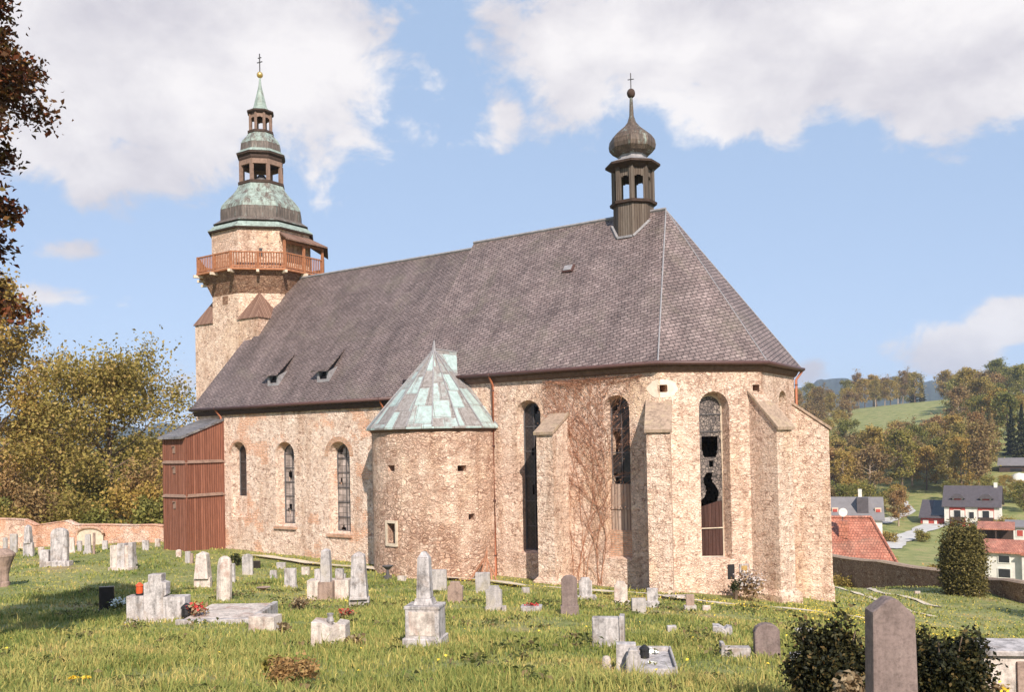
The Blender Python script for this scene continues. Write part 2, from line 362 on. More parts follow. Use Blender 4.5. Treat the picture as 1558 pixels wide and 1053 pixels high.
M_['granite'] = gravestone('grey_gravestone', (.46,.41,.39), .4)
M_['sand'] = gravestone('brown_sandstone', (.36,.25,.2), .4, (.3,.2,.14))
M_['bwhite'] = gravestone('stained_pale_stone', (.64,.54,.47), .45, (.38,.22,.17), .75)
M_['rosegr'] = gravestone('rose_granite', (.235,.17,.152), .28, (.36,.29,.25), .35)
M_['polish'] = plain('polished_black_granite', (.035,.025,.025), .25, .5)
M_['petalw'] = plain('white_petals', (.85,.84,.78), .7); M_['petalr'] = plain('red_petals', (.55,.06,.05), .7); M_['petaly'] = plain('yellow_petals', (.85,.6,.06), .7)
M_['silver'] = plain('silvery_dry_petals', (.5,.43,.4), .8)
M_['redglass'] = plain('red_lantern_glass', (.7,.1,.03), .3, .5)
M_['gravel'] = plain('pale_path_gravel', (.62,.52,.4), .95, .1, .3, 9)
M_['road'] = plain('pale_road_gravel', (.5,.47,.44), .95, .1, .2, .6)
def grassmat(name, blades):
    t = NT(name, .75, .15); P = t.obj()
    base = t.ramp(t.noise(P, .35, 6, .65), [(.28, (.135,.155,.045)), (.43, (.24,.255,.085)), (.57, (.345,.325,.125)), (.68, (.4,.31,.15)), (.76, (.34,.23,.12))])
    if blades:
        u = t.sep(t.uv()); c = MUL(t, base, t.ramp(u[0], [(0, (.5,.7,.5)), (.35, (.95,1.,.8)), (.7, (1.25,1.15,.95)), (1, (1.9,1.5,1.35))]))
    else:
        c = MUL(t, base, t.ramp(t.noise(P, 7, 6, .75), [(.3, .45), (.5, .9), (.72, 1.4)])); t.bump(t.noise(P, 9, 5, .7), .8, .08)
    t.col(c)
    if blades:
        tr = t.n('ShaderNodeBsdfTranslucent'); t.put(tr.inputs[0], c); mx = t.n('ShaderNodeMixShader'); mx.inputs[0].default_value = .25
        out = t.t.nodes['Material Output']; t.l.new(t.b.outputs[0], mx.inputs[1]); t.l.new(tr.outputs[0], mx.inputs[2]); t.l.new(mx.outputs[0], out.inputs[0])
    return t.m
M_['ground'] = grassmat('grassy_ground', False); M_['blade'] = grassmat('grass_blades', True)
M_['bark'] = plain('tree_bark', (.16,.11,.075), .95, .1, .4, 3); M_['palebark'] = plain('pale_bark', (.4,.3,.22), .95, .1, .4, 3)
M_['leafolive'] = leaf('olive_spring_leaves', [(0, (.2,.15,.035)), (.4, (.35,.265,.065)), (.75, (.46,.34,.1)), (1, (.5,.32,.12))])
M_['leafgreen'] = leaf('fresh_green_leaves', [(0, (.12,.12,.03)), (.4, (.22,.21,.05)), (.8, (.33,.3,.08)), (1, (.42,.33,.11))])
M_['leafrust'] = leaf('rusty_spring_leaves', [(0, (.2,.12,.05)), (.4, (.33,.2,.085)), (.8, (.42,.28,.12)), (1, (.4,.3,.13))])
M_['leafdark'] = leaf('dark_evergreen_needles', [(0, (.02,.025,.01)), (.6, (.045,.05,.016)), (1, (.09,.085,.03))], trans=.1)
M_['leafthuja'] = leaf('thuja_needles', [(0, (.045,.042,.013)), (.5, (.12,.105,.03)), (1, (.24,.19,.065))], trans=.15)
M_['weed'] = leaf('weed_leaves', [(0, (.08,.095,.026)), (.5, (.16,.17,.05)), (.75, (.23,.19,.08)), (1, (.3,.19,.1))])
M_['leafjuni'] = leaf('juniper_needles', [(0, (.014,.015,.007)), (.6, (.035,.034,.012)), (.85, (.08,.065,.02)), (1, (.17,.1,.035))], trans=.1)
M_['leafcopper'] = leaf('copper_red_leaves', [(0, (.05,.025,.012)), (.4, (.1,.05,.02)), (.7, (.2,.06,.03)), (1, (.17,.13,.04))], trans=.25)
M_['creeper'] = plain('dry_creeper_stems', (.4,.19,.115), .95, .1, .4, 4)
M_['drygrass'] = leaf('dry_tan_leaves', [(0, (.2,.12,.06)), (.5, (.36,.25,.14)), (1, (.5,.38,.24))])
M_['tile'] = slate('red_roof_tiles', (.4,.14,.085), (.52,.21,.135), (.2,.075,.05), 0, .25, .33)
M_['wallwhite'] = plain('white_house_plaster', (.7,.65,.58), .9, .1, .2, 1.5)
M_['wallred'] = plain('red_painted_plaster', (.42,.08,.06), .9, .1, .25, 2)
M_['pane'] = plain('dark_window_glass', (.03,.03,.035), .2, .5, .2)
M_['greyroof'] = plain('grey_sheet_roof', (.2,.18,.18), .6, .3, .15, 1)
M_['darkroof'] = plain('dark_tile_roof', (.09,.075,.08), .7, .3, .25, 2)
M_['solar'] = plain('solar_panel_glass', (.02,.022,.03), .25, .5, .1)

# ------------------------------------------------------------------ ground, paths
def build_ground():
    t = np.linspace(-1, 1, 330); s = np.sinh(t*5.6)/np.sinh(5.6)
    X = 5+s*2600; Y = -18+s*2600
    gx, gy = np.meshgrid(X, Y); z = H(gx, gy)
    # keep the ground below the church floor line inside the church
    V = np.stack([gx.ravel(), gy.ravel(), z.ravel()], 1); n = len(t)
    i = np.arange((n-1)*(n-1)); r, c = i//(n-1), i % (n-1); a = r*n+c
    np_mesh('ground', V, np.stack([a, a+1, a+n+1, a+n], 1), M_['ground'], smooth=True)['kind'] = 'structure'
build_ground()
def strip(name, pts, width, mat, dz=.03, step=.5):
    pts = [np.array(p[:2], float) for p in pts]; q = []
    for a, b in zip(pts[:-1], pts[1:]):
        k = max(1, int(np.linalg.norm(b-a)/step)); q += [a+(b-a)*i/k for i in range(k)]
    q.append(pts[-1]); q = np.array(q)
    for _ in range(4): q[1:-1] = (q[:-2]+2*q[1:-1]+q[2:])/4
    m = MB(); vs = []; W = 5
    for i, p in enumerate(q):
        d = q[min(i+1, len(q)-1)]-q[max(i-1, 0)]; d /= np.linalg.norm(d); nrm = np.array([-d[1], d[0]])
        wd = width*(1+.18*math.sin(i*.9)+.12*math.sin(i*2.3))
        for k in range(W):
            o = p+nrm*wd*(k/(W-1)-.5); vs.append((o[0], o[1], Hf(*o)+dz))
    fs = [(i*W+k, i*W+k+1, (i+1)*W+k+1, (i+1)*W+k) for i in range(len(q)-1) for k in range(W-1)]
    m.add(vs, [f[::-1] for f in fs]); return tag(m.build(name, mat, uv=False), kind='structure')
PATH = [G(u, v)[0] for u, v in [(372, 848), (440, 855), (500, 862), (590, 872), (690, 882), (780, 893), (900, 903), (1010, 912), (1120, 924), (1200, 931), (1275, 941), (1330, 950)]]
strip('footpath', PATH, .6, M_['gravel'], .12)
strip('track', [G(u, v)[0] for u, v in [(1262, 893), (1290, 900), (1318, 908), (1350, 920), (1420, 940)]], .35, M_['gravel'], .05)
strip('track', [G(u, v)[0] for u, v in [(1256, 886), (1290, 892), (1330, 900), (1380, 911), (1430, 925)]], .35, M_['gravel'], .05)

# ------------------------------------------------------------------ church
CH = empty('church', (0, 0, 0), 0, 'old rubble stone church with slate roof, buttressed apse, copper topped belfry and tower', 'church')
EZ = 9.228; RZ = 16.76; APX = -2.05
def off(poly, d):                       # offset convex CCW polygon outward
    n = len(poly); out = []
    for i in range(n):
        p0, p1, p2 = [np.array(poly[k % n], float) for k in (i-1, i, i+1)]
        a = (p1-p0)/np.linalg.norm(p1-p0); b = (p2-p1)/np.linalg.norm(p2-p1)
        na = np.array([a[1], -a[0]]); nb = np.array([b[1], -b[0]]); m = na+nb; m /= m.dot(na)
        out.append(tuple(p1+m*d))
    return out
EAVE = [(-13.1,-5.75),(0,-5.75),(3.284,-2.415),(3.284,2.415),(0,5.75),(-13.1,5.75)]
OUT = off(EAVE, -.3); OUT[0] = (-13.4, OUT[0][1]); OUT[5] = (-13.4, OUT[5][1])
def ring_solid(name, outer, th, z0, z1, mat):
    inn = off(outer, -th); n = len(outer)
    vs = [(x,y,z) for z in (z0, z1) for p in (outer, inn) for x, y in p]
    fs = []
    for i in range(n):
        j = (i+1) % n; o0, i0, o1, i1 = 0, n, 2*n, 3*n
        fs += [(o0+i, o0+j, o1+j, o1+i), (i0+j, i0+i, i1+i, i1+j), (o1+i, o1+j, i1+j, i1+i), (o0+j, o0+i, i0+i, i0+j)]
    return MB().add(vs, fs).build(name, mat, CH, uv=False)
def arch_pts(w, z0, zt, n=10):          # arched outline in (s, z), CCW
    r = w/2; zs = zt-r*1.0
    return [(-r, z0), (r, z0)]+[(r*math.cos(math.pi*k/n), zs+r*math.sin(math.pi*k/n)) for k in range(n+1)]
class Face:                              # local frame on a wall: s right, n outward, origin at o
    def __init__(s, o, nrm): s.o = np.array([*o, 0.]); a = R(nrm); s.n = np.array([math.cos(a), math.sin(a), 0]); s.t = np.array([-s.n[1], s.n[0], 0])
    def p(s, a, d, z): return tuple(s.o+s.t*a+s.n*d+np.array([0, 0, z]))
def wmesh(F, rings): 
    m = MB(); return m.loft([[F.p(a, d, z) for a, z in ring] for d, ring in rings])
def tmp(m):
    o = m.build('cutter', M_['black'], None, uv=False); bm = bmesh.new(); bm.from_mesh(o.data); bmesh.ops.recalc_face_normals(bm, faces=bm.faces); bm.to_mesh(o.data); bm.free(); return o
def opening(F, s0, w, z0, zt, splay=.12, depth=.5, thru=1.4):
    a = [(x+s0, z) for x, z in arch_pts(w, z0, zt)]
    b = [(x+s0, z) for x, z in arch_pts(w-2*splay, z0+splay*.8, zt-splay)]
    a2 = [(x+s0, z) for x, z in arch_pts(w+.02, z0-.01, zt+.01)]
    return tmp(wmesh(F, [(-thru, b), (-depth, b), (0, a), (.1, a2)]))
def recal(o):
    bm = bmesh.new(); bm.from_mesh(o.data); bmesh.ops.recalc_face_normals(bm, faces=bm.faces); bm.to_mesh(o.data); bm.free(); return o

# --- wall solids and their openings
FS = Face((0, -5.45), -90)
_e0, _e1 = np.array(OUT[1]), np.array(OUT[2]); FSE = Face((_e0+_e1)/2+0., math.degrees(math.atan2(-(_e1-_e0)[0], (_e1-_e0)[1]))); FE = Face((2.984, 0), 0); FN = Face((0, -5.947), -90)
choir = recal(ring_solid('choir_wall', OUT, .9, -3, EZ-.12, M_['choir']))
WIN = [(FS, -6.36, 1.28, 1.25, 7.96), (FS, -2.05, 1.2, 1.25, 7.98), (FSE, .12, 1.3, 1.18, 8.02), (FE, .55, 1.25, 1.2, 8.15)]
def hole(F, s0, z0, w, h, d=1.3): return tmp(wmesh(F, [(-d, [(s0-w/2, z0), (s0+w/2, z0), (s0+w/2, z0+h), (s0-w/2, z0+h)]), (.1, [(s0-w/2, z0), (s0+w/2, z0), (s0+w/2, z0+h), (s0-w/2, z0+h)])]))
cut(choir, [opening(F, s, w, z0, zt) for F, s, w, z0, zt in WIN]+[hole(FSE, -2.02, 8.0, .34, .3), hole(FSE, 1.98, 7.98, .3, .3)])
auto_uv(choir.data)
def pane(F, s0, w, z0, zt, d, mat, parent, keep=None, c=.11, name='glass'):
    m = MB(); nx = int(w/c)+1; nz = int((zt-z0)/c)+1
    for i in range(nx):
        for k in range(nz):
            x0 = s0-w/2+i*w/nx; x1 = x0+w/nx; a = z0+k*(zt-z0)/nz; b = a+(zt-z0)/nz
            if keep and not keep((x0+x1)/2-s0, (a+b)/2): continue
            m.hexa([F.p(x0,-d-.012,a), F.p(x1,-d-.012,a), F.p(x1,-d,a), F.p(x0,-d,a), F.p(x0,-d-.012,b), F.p(x1,-d-.012,b), F.p(x1,-d,b), F.p(x0,-d,b)])
    return recal(m.build(name, mat, parent))
def frame(F, s0, w, z0, zt, d, mat, bars, name='window_frame', mull=True, label=None):
    m = MB(); pts = arch_pts(w, z0, zt, 12); pts.append(pts[0])
    m.tube([F.p(s0+a, -d+.02, z) for a, z in pts], .05, 4)
    for z in bars: m.bar(F.p(s0-w/2, -d+.03, z), F.p(s0+w/2, -d+.03, z), .035, .04)
    if mull: m.bar(F.p(s0, -d+.025, z0), F.p(s0, -d+.025, zt-.1), .03, .04)
    o = m.build(name, mat, CH); return tag(o, label) if label else o
def nz(x, z, s): return math.sin(x*7+s)+math.sin(z*3.1+s*2)+math.sin(x*5-z*4.3+s)*.8
f = frame(FS, -6.36, 1.04, 1.35, 7.84, .5, M_['iron'], [2.4, 3.5, 4.6, 5.7, 6.8], 'arched_window', label='dark leaded window between the downpipe and the first buttress')
pane(FS, -6.36, 1.1, 1.3, 7.9, .5, M_['glassdark'], f, lambda x, z: nz(x, z, 1) < 1.5)
f = frame(FS, -2.05, .96, 1.35, 7.86, .5, M_['iron'], [3.6, 4.6, 5.6, 6.6], 'arched_window', label='dark window overgrown by dry creeper, lower part boarded and bricked up')
pane(FS, -2.05, 1.02, 4.1, 7.9, .5, M_['glassdark'], f, lambda x, z: nz(x, z, 4) < .9)
m = MB(); m.hexa([FS.p(-2.58,-.42,2.35), FS.p(-1.5,-.42,2.35), FS.p(-1.5,-.36,2.35), FS.p(-2.58,-.36,2.35), FS.p(-2.58,-.42,4.3), FS.p(-1.5,-.42,4.3), FS.p(-1.5,-.36,4.3), FS.p(-2.58,-.36,4.3)])
m.bar(FS.p(-2.55,-.34,3.3), FS.p(-1.55,-.34,3.3), .06, .09); recal(m.build('board_infill', M_['oldboard'], f))
m = MB(); m.hexa([FS.p(-2.6,-.6,1.0), FS.p(-1.5,-.6,1.0), FS.p(-1.5,-.3,1.0), FS.p(-2.6,-.3,1.0), FS.p(-2.6,-.6,2.38), FS.p(-1.5,-.6,2.38), FS.p(-1.5,-.3,2.38), FS.p(-2.6,-.3,2.38)])
M_['brick'] = (lambda t: (t.col(MUL(t, t.brick(t.uv(), .28, .09, (.5,.25,.15), (.6,.36,.24), (.4,.3,.23), .016)[0], t.ramp(t.noise(t.obj(), 8, 5), [(.3, .6), (.6, 1.1)]))), t.m)[1])(NT('bricks', .95, .1))
recal(m.build('brick_infill', M_['brick'], f))
f = frame(FSE, .12, 1.06, 1.28, 7.9, .5, M_['mould'], [2.45], 'arched_window', False, 'tall apse window with patterned leading and black broken gaps')
def keepSE(x, z):
    if 5.35 < z < 6.2 and abs(x) < .36-.25*max(0, 5.75-z): return False
    if 3.35 < z < 4.7 and abs(x+.02+.1*math.sin(z*6)) < .14+.18*(4.7-z): return False
    if 4.95 < z < 5.2 and abs(x-.05) < .1: return False
    return z > 3.55
pane(FSE, .12, 1.14, 1.3, 8.0, .5, M_['tracery'], f, keepSE, .045)
m = MB(); m.hexa([FSE.p(-.42,-.56,1.3), FSE.p(.66,-.56,1.3), FSE.p(.66,-.52,1.3), FSE.p(-.42,-.52,1.3), FSE.p(-.42,-.56,3.3), FSE.p(.66,-.56,3.6), FSE.p(.66,-.52,3.6), FSE.p(-.42,-.52,3.3)])
recal(m.build('board_infill', planks('dark_brown_boards', (.05,.025,.02), (.1,.05,.04), .16), f))
m = MB(); m.bar(FSE.p(-.42,-.48,1.22), FSE.p(.66,-.48,1.22), .14, .12); m.build('window_sill', M_['lead'], f)
for z in (6.4, 7.1): m = MB(); m.bar(FSE.p(-.42,-.47,z), FSE.p(.66,-.47,z), .03, .04); m.build('saddle_bar', M_['iron'], f)
f = frame(FE, .55, 1.0, 1.3, 8.0, .5, M_['mould'], [2.5, 4, 5.5], 'arched_window', True)
pane(FE, .55, 1.06, 1.25, 8.1, .5, M_['tracery'], f)

# --- nave
NOUT = [(-28.55,-5.947),(-13.05,-5.947),(-13.05,5.947),(-28.55,5.947)]
nave = recal(ring_solid('nave_wall', NOUT, .9, -2, 8.3, M_['nave']))
NW = [(-25.05, 1.3, 2.3, 6.46), (-21.35, 1.45, 1.95, 6.4), (-17.4, 1.5, 1.7, 6.34)]
cut(nave, [opening(FN, s, w, z0, zt, .14, .55) for s, w, z0, zt in NW]); auto_uv(nave.data)
for i, (s, w, z0, zt) in enumerate(NW):
    f = frame(FN, s, w-.28, z0+.1, zt-.14, .55, M_['iron'], [z0+.8+k*.75 for k in range(int((zt-z0-1.2)/.75)+1)], 'arched_window', True,
              ['nave window beside the timber porch, bricked up at the foot', 'middle nave window with pale grey panes', 'nave window beside the round turret under an orange brick arch'][i])
    pane(FN, s, w-.2, z0+.05, zt, .55, M_['glassgrey'] if i else M_['glassdark'], f, (lambda x, z: nz(x, z, 2+i) < 1.9))
    if i == 0:
        m = MB(); m.hexa([FN.p(s-.6,-.5,2.2), FN.p(s+.6,-.5,2.2), FN.p(s+.6,-.2,2.2), FN.p(s-.6,-.2,2.2), FN.p(s-.6,-.5,3.45), FN.p(s+.6,-.5,3.45), FN.p(s+.6,-.2,3.45), FN.p(s-.6,-.2,3.45)]); recal(m.build('stone_infill', M_['nave'], f))
    else:
        m = MB(); m.bar(FN.p(s-w/2-.1,.02,z0-.09), FN.p(s+w/2+.1,.02,z0-.09), .2, .14); m.build('window_sill', M_['brick'], f)
    # brick arch ring standing 3 mm proud of the render
    if i != 1:
        m = MB(); n = 12; r0 = w/2; r1 = w/2+(.26 if i == 2 else .14); zs = zt-r0
        for k in range(n):
            a0, a1 = math.pi*k/n, math.pi*(k+1)/n
            q = [(r0*math.cos(a0), r0*math.sin(a0)), (r1*math.cos(a0), r1*math.sin(a0)), (r1*math.cos(a1), r1*math.sin(a1)), (r0*math.cos(a1), r0*math.sin(a1))]
            m.hexa([FN.p(s+a, d, zs+b) for d in (-.06, .012) for a, b in q])
        recal(m.build('brick_arch', M_['brick'], f))

# --- roofs
m = MB()
P_ = EAVE; ap = (APX, 0, RZ); rw = (-13.1, 0, RZ); zt = EZ; zb = EZ-.14
top = [(x, y, zt) for x, y in P_]; bot = [(x, y, zb) for x, y in P_]
m.add(top+bot+[rw, ap], [(0,1,13,12), (1,2,13), (2,3,13), (3,4,13), (4,5,12,13), (5,0,12), tuple(range(11,5,-1))]+[(6+i, 6+(i+1)%6, (i+1)%6, i) for i in range(6)])
ro = recal(m.build('choir_roof', M_['slate'], CH))
m = MB()
for a, b, r in [(ap, top[1], .05), (ap, top[2], .035), (ap, top[3], .035), (ap, top[4], .05)]:
    a = np.array(a); b = np.array(b); m.tube([a+(0,0,.0), b+(0,0,.0)], r*.75, 5)
m.tube([np.array(rw)+(0,0,.04), np.array(ap)+(0,0,.04)], .08, 5); m.build('roof_ridge', M_['lead'], ro)
k = (RZ-EZ)/5.75
def on_choir(x, y, h=0): return (x, y, EZ+(y+5.75)*k+h)
m = MB(); s = math.atan(k)
c = np.array(on_choir(-6.19, -1.94)); 
T = Matrix.Translation(Vector(c)) @ Matrix.Rotation(s, 4, 'X'); m.T = T; m.box(-.28, .28, -.22, .22, -.05, .09); m.build('roof_hatch', M_['gutter'], CH, bevel=.01)
m = MB(); m.T = T; m.box(-.21, .21, -.16, .16, .09, .13); m.build('hatch_lid', M_['lead'], bpy.data.objects['roof_hatch'])
# nave roof: eave 8.41, ridge 16.46, stepped west end round the tower
NE, NR = 8.4085, 16.4605; kn = (NR-NE)/6.2468
def on_nave(x, y, h=0): return (x, y, NE+(6.2468-abs(y))*kn+h)
m = MB(); th = .2
S = [on_nave(-28.75,-6.2468), on_nave(-13.0,-6.2468), on_nave(-13.0,0), on_nave(-27.0,0), on_nave(-27.3,-3.05), on_nave(-27.95,-3.05)]
Nn = [(x, -y, z) for x, y, z in S]
for q in (S, Nn):
    lo = [(x, y, z-th) for x, y, z in q]; n = 6
    m.add(list(q)+lo, [tuple(range(n)), tuple(range(2*n-1, n-1, -1))]+[(i, n+i, n+(i+1)%n, (i+1)%n) for i in range(n)])
ro = recal(m.build('nave_roof', M_['slate2'], CH))
m = MB(); m.tube([on_nave(-27.0,0,.04), on_nave(-13.0,0,.04)], .08, 5); m.build('roof_ridge', M_['lead'], ro)
m = MB(); m.add([(-28.4,-5.6,8.2),(-28.4,5.6,8.2),(-27.9,3.0,12.2),(-27.9,-3.0,12.2),(-28.2,-5.6,8.2),(-28.2,5.6,8.2),(-27.7,3.0,12.2),(-27.7,-3.0,12.2)], [(0,1,2,3),(7,6,5,4),(0,4,5,1),(2,6,7,3),(1,5,6,2),(3,7,4,0)]); recal(m.build('gable_wall', M_['nave'], CH))
# dormers
for x in (-22.75, -18.95):
    d = MB(); y0 = -5.42; z0 = NE+(6.2468+y0)*kn; w = .42; hh = .5
    yb = -4.1; zbk = NE+(6.2468+yb)*kn
    # roof sheet, falling gently from where it leaves the main roof to its front edge
    f0, f1, b0, b1 = (x-w-.28, y0-.22, z0+hh), (x+w+.12, y0-.22, z0+hh), (x-.02, yb, zbk+.02), (x+.28, yb, zbk+.02)
    lift = .07
    d.add([f0, f1, b1, b0]+[(p[0], p[1], p[2]+lift) for p in (f0, f1, b1, b0)], [(0,3,2,1),(4,5,6,7),(0,1,5,4),(1,2,6,5),(2,3,7,6),(3,0,4,7)])
    o = recal(d.build('dormer', M_['slate2'], CH))
    c = MB(); 
    for sx in (-1, 1):
        xx = x+sx*w; q = [(y0, z0-.05), (y0, z0+hh), (y0+.72, z0+hh+.35), (y0+.62, z0+.62)]
        c.add([(xx-.03, a, b) for a, b in q]+[(xx+.03, a, b) for a, b in q], [(0,1,2,3),(7,6,5,4),(0,4,5,1),(1,5,6,2),(2,6,7,3),(3,7,4,0)])
    c.box(x-w, x-w+.14, y0-.02, y0+.05, z0-.05, z0+hh); c.box(x+w-.14, x+w, y0-.02, y0+.05, z0-.05, z0+hh); c.box(x-w+.14, x+w-.14, y0-.02, y0+.05, z0-.05, z0+.12)
    recal(c.build('dormer_cheek', M_['lead'], o))
    c = MB(); c.box(x-w+.14, x+w-.14, y0+.25, y0+.28, z0+.1, z0+hh); c.build('dormer_shade_panel', M_['black'], o)  # solid black sheet, painted-in darkness of the dormer's inside

# --- eaves: cornice under the overhang and gutters
def along(poly, z, r, name, mat, sq=None, closed=False):
    m = MB(); q = poly+[poly[0]] if closed else poly
    if sq: 
        for a, b in zip(q[:-1], q[1:]): m.bar((*a, z), (*b, z), *sq)
    else: m.tube([(*p, z) for p in q], r, 8)
    return m.build(name, mat, CH, smooth=not sq)
e = off(EAVE, .07); along([(-13.15, e[0][1])]+e[1:5]+[(-13.15, e[5][1])], EZ-.08, .085, 'gutter', M_['gutter'])
m = MB(); e = off(OUT, .17); e2 = off(OUT, -.1); n = 6
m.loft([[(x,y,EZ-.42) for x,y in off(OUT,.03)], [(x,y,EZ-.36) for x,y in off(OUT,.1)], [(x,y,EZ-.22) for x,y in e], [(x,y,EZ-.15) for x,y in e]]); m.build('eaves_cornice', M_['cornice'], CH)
along([(-28.75,-6.33), (-13.2,-6.33)], NE-.09, .085, 'gutter', M_['gutter']); along([(-28.75,6.33), (-13.2,6.33)], NE-.09, .085, 'gutter', M_['gutter'])
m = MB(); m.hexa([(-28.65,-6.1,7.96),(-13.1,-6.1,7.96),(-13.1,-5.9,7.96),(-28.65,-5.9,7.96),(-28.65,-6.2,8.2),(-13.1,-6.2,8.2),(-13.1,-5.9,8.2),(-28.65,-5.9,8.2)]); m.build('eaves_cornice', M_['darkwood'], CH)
def pipe(x, y, ex, ey, ez, zb):
    m = MB(); m.tube([(ex,ey,ez-.05), (ex*.7+x*.3, ey*.7+y*.3, ez-.22), (x,y,ez-.55), (x,y,zb+.25), (x+(.04 if zb > -5 else 0),y-.12,zb)], .058, 8); o = m.build('downpipe', M_['pipe'], CH, smooth=True)
    for k in range(4):
        z = zb+1+k*(ez-1.8-zb)/3; m = MB(); m.lathe([(.075,z),(.075,z+.05)], x, y, 8); m.build('pipe_clamp', M_['gutter'], o)
    m = MB(); m.lathe([(.09,ez-.12),(.09,ez-.02)], ex, ey, 8); m.build('pipe_outlet', M_['gutter'], o)
pipe(-8.15, -5.56, -8.15, -5.83, EZ, .05); pipe(3.1, 2.22, 3.36, 2.45, EZ, -1.0); pipe(-26.38, -6.06, -26.55, -6.33, NE, .5); pipe(-14.25, -6.06, -14.25, -6.33, NE, .1)

# --- buttresses
def buttress(px, py, ang, L, hw, zf, zr, zb, plinth=.18, root=-.5, label=None, mat='ashlar'):
    F = Face((px, py), ang)
    def P4(a, b, z): return [F.p(-a, root, z), F.p(a, root, z), F.p(a, b, z), F.p(-a, b, z)]
    m = MB()
    m.loft([P4(hw+plinth, L+plinth, zb-1.2), P4(hw+plinth, L+plinth, zb+.42), P4(hw, L, zb+.62), P4(hw, L-.03, zf)])
    m.hexa([F.p(-hw,root,zf), F.p(hw,root,zf), F.p(hw,L-.03,zf), F.p(-hw,L-.03,zf), F.p(-hw,root,zr), F.p(hw,root,zr), F.p(hw,.0,zr), F.p(-hw,.0,zr)])
    o = recal(m.build('buttress', M_[mat], CH)); 
    if label: tag(o, label)
    m = MB(); t = .1; w = hw+.07
    m.hexa([F.p(-w,-.2,zr+.02), F.p(w,-.2,zr+.02), F.p(w,L+.08,zf-.02), F.p(-w,L+.08,zf-.02), F.p(-w,-.2,zr+t+.04), F.p(w,-.2,zr+t+.04), F.p(w,L+.1,zf+t), F.p(-w,L+.1,zf+t)])
    recal(m.build('buttress_coping', M_['corbelcap'], o))
M_['corbelcap'] = gravestone('buttress_cap_stone', (.42,.3,.22), .4)
buttress(-4.72, -5.45, -90, 1.35, .4, 6.42, 7.35, -.1, label='buttress between the two creeper windows')
buttress(-.15, -5.43, -67.5, 1.5, .45, 6.4, 7.6, -.35, label='buttress between the overgrown window and the apse window')
buttress(2.95, -2.36, -22.5, 1.2, .45, 6.42, 7.9, -.55, label='buttress right of the apse window, its rough side half in shade')
buttress(2.95, 2.36, 22.5, 1.42, .45, 6.4, 7.6, -1.0, .06, label='outermost buttress behind the right downpipe')
buttress(-.15, 5.43, 67.5, 1.4, .45, 6.4, 7.8, -1.0)
for F, lim, s0 in ((FSE, (-2.17, 9), -2.02), (FS, (-9, -.14), -.02)):
    m = MB(); n = 28; z0 = 8.15; outr = []; inn = []
    for k in range(n):
        c_, s_ = math.cos(2*math.pi*k/n), math.sin(2*math.pi*k/n)
        outr.append((min(max(s0+.62*c_*(1+.06*math.sin(5*k)), lim[0]), lim[1]), z0+.37*s_)); q = 1/max(abs(c_), abs(s_)); inn.append((min(max(s0+.17*q*c_, lim[0]), lim[1]), z0+.15*q*s_))
    m.add([F.p(x, .006, y) for x, y in outr]+[F.p(x, .006, y) for x, y in inn]+[F.p(x, -.05, y) for x, y in outr]+[F.p(x, -.05, y) for x, y in inn],
          [f for k in range(n) for f in ((k,(k+1)%n,n+(k+1)%n,n+k), (2*n+k,2*n+(k+1)%n,(k+1)%n,k), (n+k,n+(k+1)%n,3*n+(k+1)%n,3*n+k))])
    recal(m.build('plaster_patch', M_['whiteplaster'], CH))

# --- round stair turret
TX, TY, TRD = -11.14, -5.9, 2.97
n = 48; out = [(TX+TRD*math.cos(2*math.pi*k/n), TY+TRD*math.sin(2*math.pi*k/n)) for k in range(n)]
tw = recal(ring_solid('turret_wall', out, .8, -1.5, 7.0, M_['turret']))
def tface(u, v, r=TRD):                  # face frame where the pixel's ray meets the turret
    d = ray(u, v); ox, oy = CP[0]-TX, CP[1]-TY; a = d[0]**2+d[1]**2; b = ox*d[0]+oy*d[1]; c = ox*ox+oy*oy-r*r
    t = (-b-math.sqrt(b*b-a*c))/a; p = CP+d*t; an = math.degrees(math.atan2(p[1]-TY, p[0]-TX)); return Face((p[0], p[1]), an), p[2]
cs = []
for (u, v, w, h) in ((595, 713, .42, .26), (703, 713, .4, .26), (718, 787, .32, .28)):
    F, z = tface(u, v); cs.append(tmp(wmesh(F, [(-1.2, [(-w/2, z-h/2), (w/2, z-h/2), (w/2, z+h/2), (-w/2, z+h/2)]), (.2, [(-w/2, z-h/2), (w/2, z-h/2), (w/2, z+h/2), (-w/2, z+h/2)])])))
F, z = tface(596, 812); TWF, TWZ = F, z; w, h = .5, .88
cs.append(hole(F, 0, z-h/2, w, h, 1.2)); cut(tw, cs); auto_uv(tw.data)
m = MB(); 
for a, b in (((-.36,-.56),(-.25,.56)), ((.25,-.56),(.36,.56)), ((-.25,.44),(.25,.56)), ((-.25,-.56),(.25,-.44))):
    m.hexa([F.p(a[0],-.15,z+a[1]), F.p(b[0],-.15,z+a[1]), F.p(b[0],.05,z+a[1]), F.p(a[0],.05,z+a[1]), F.p(a[0],-.15,z+b[1]), F.p(b[0],-.15,z+b[1]), F.p(b[0],.05,z+b[1]), F.p(a[0],.05,z+b[1])])
recal(m.build('turret_window', M_['mould'], CH, bevel=.012))
m = MB(); m.lathe([(TRD-.02, 6.62), (TRD+.12, 6.78), (TRD+.12, 6.86)], TX, TY, 48); m.build('turret_cornice', M_['cornice'], CH)
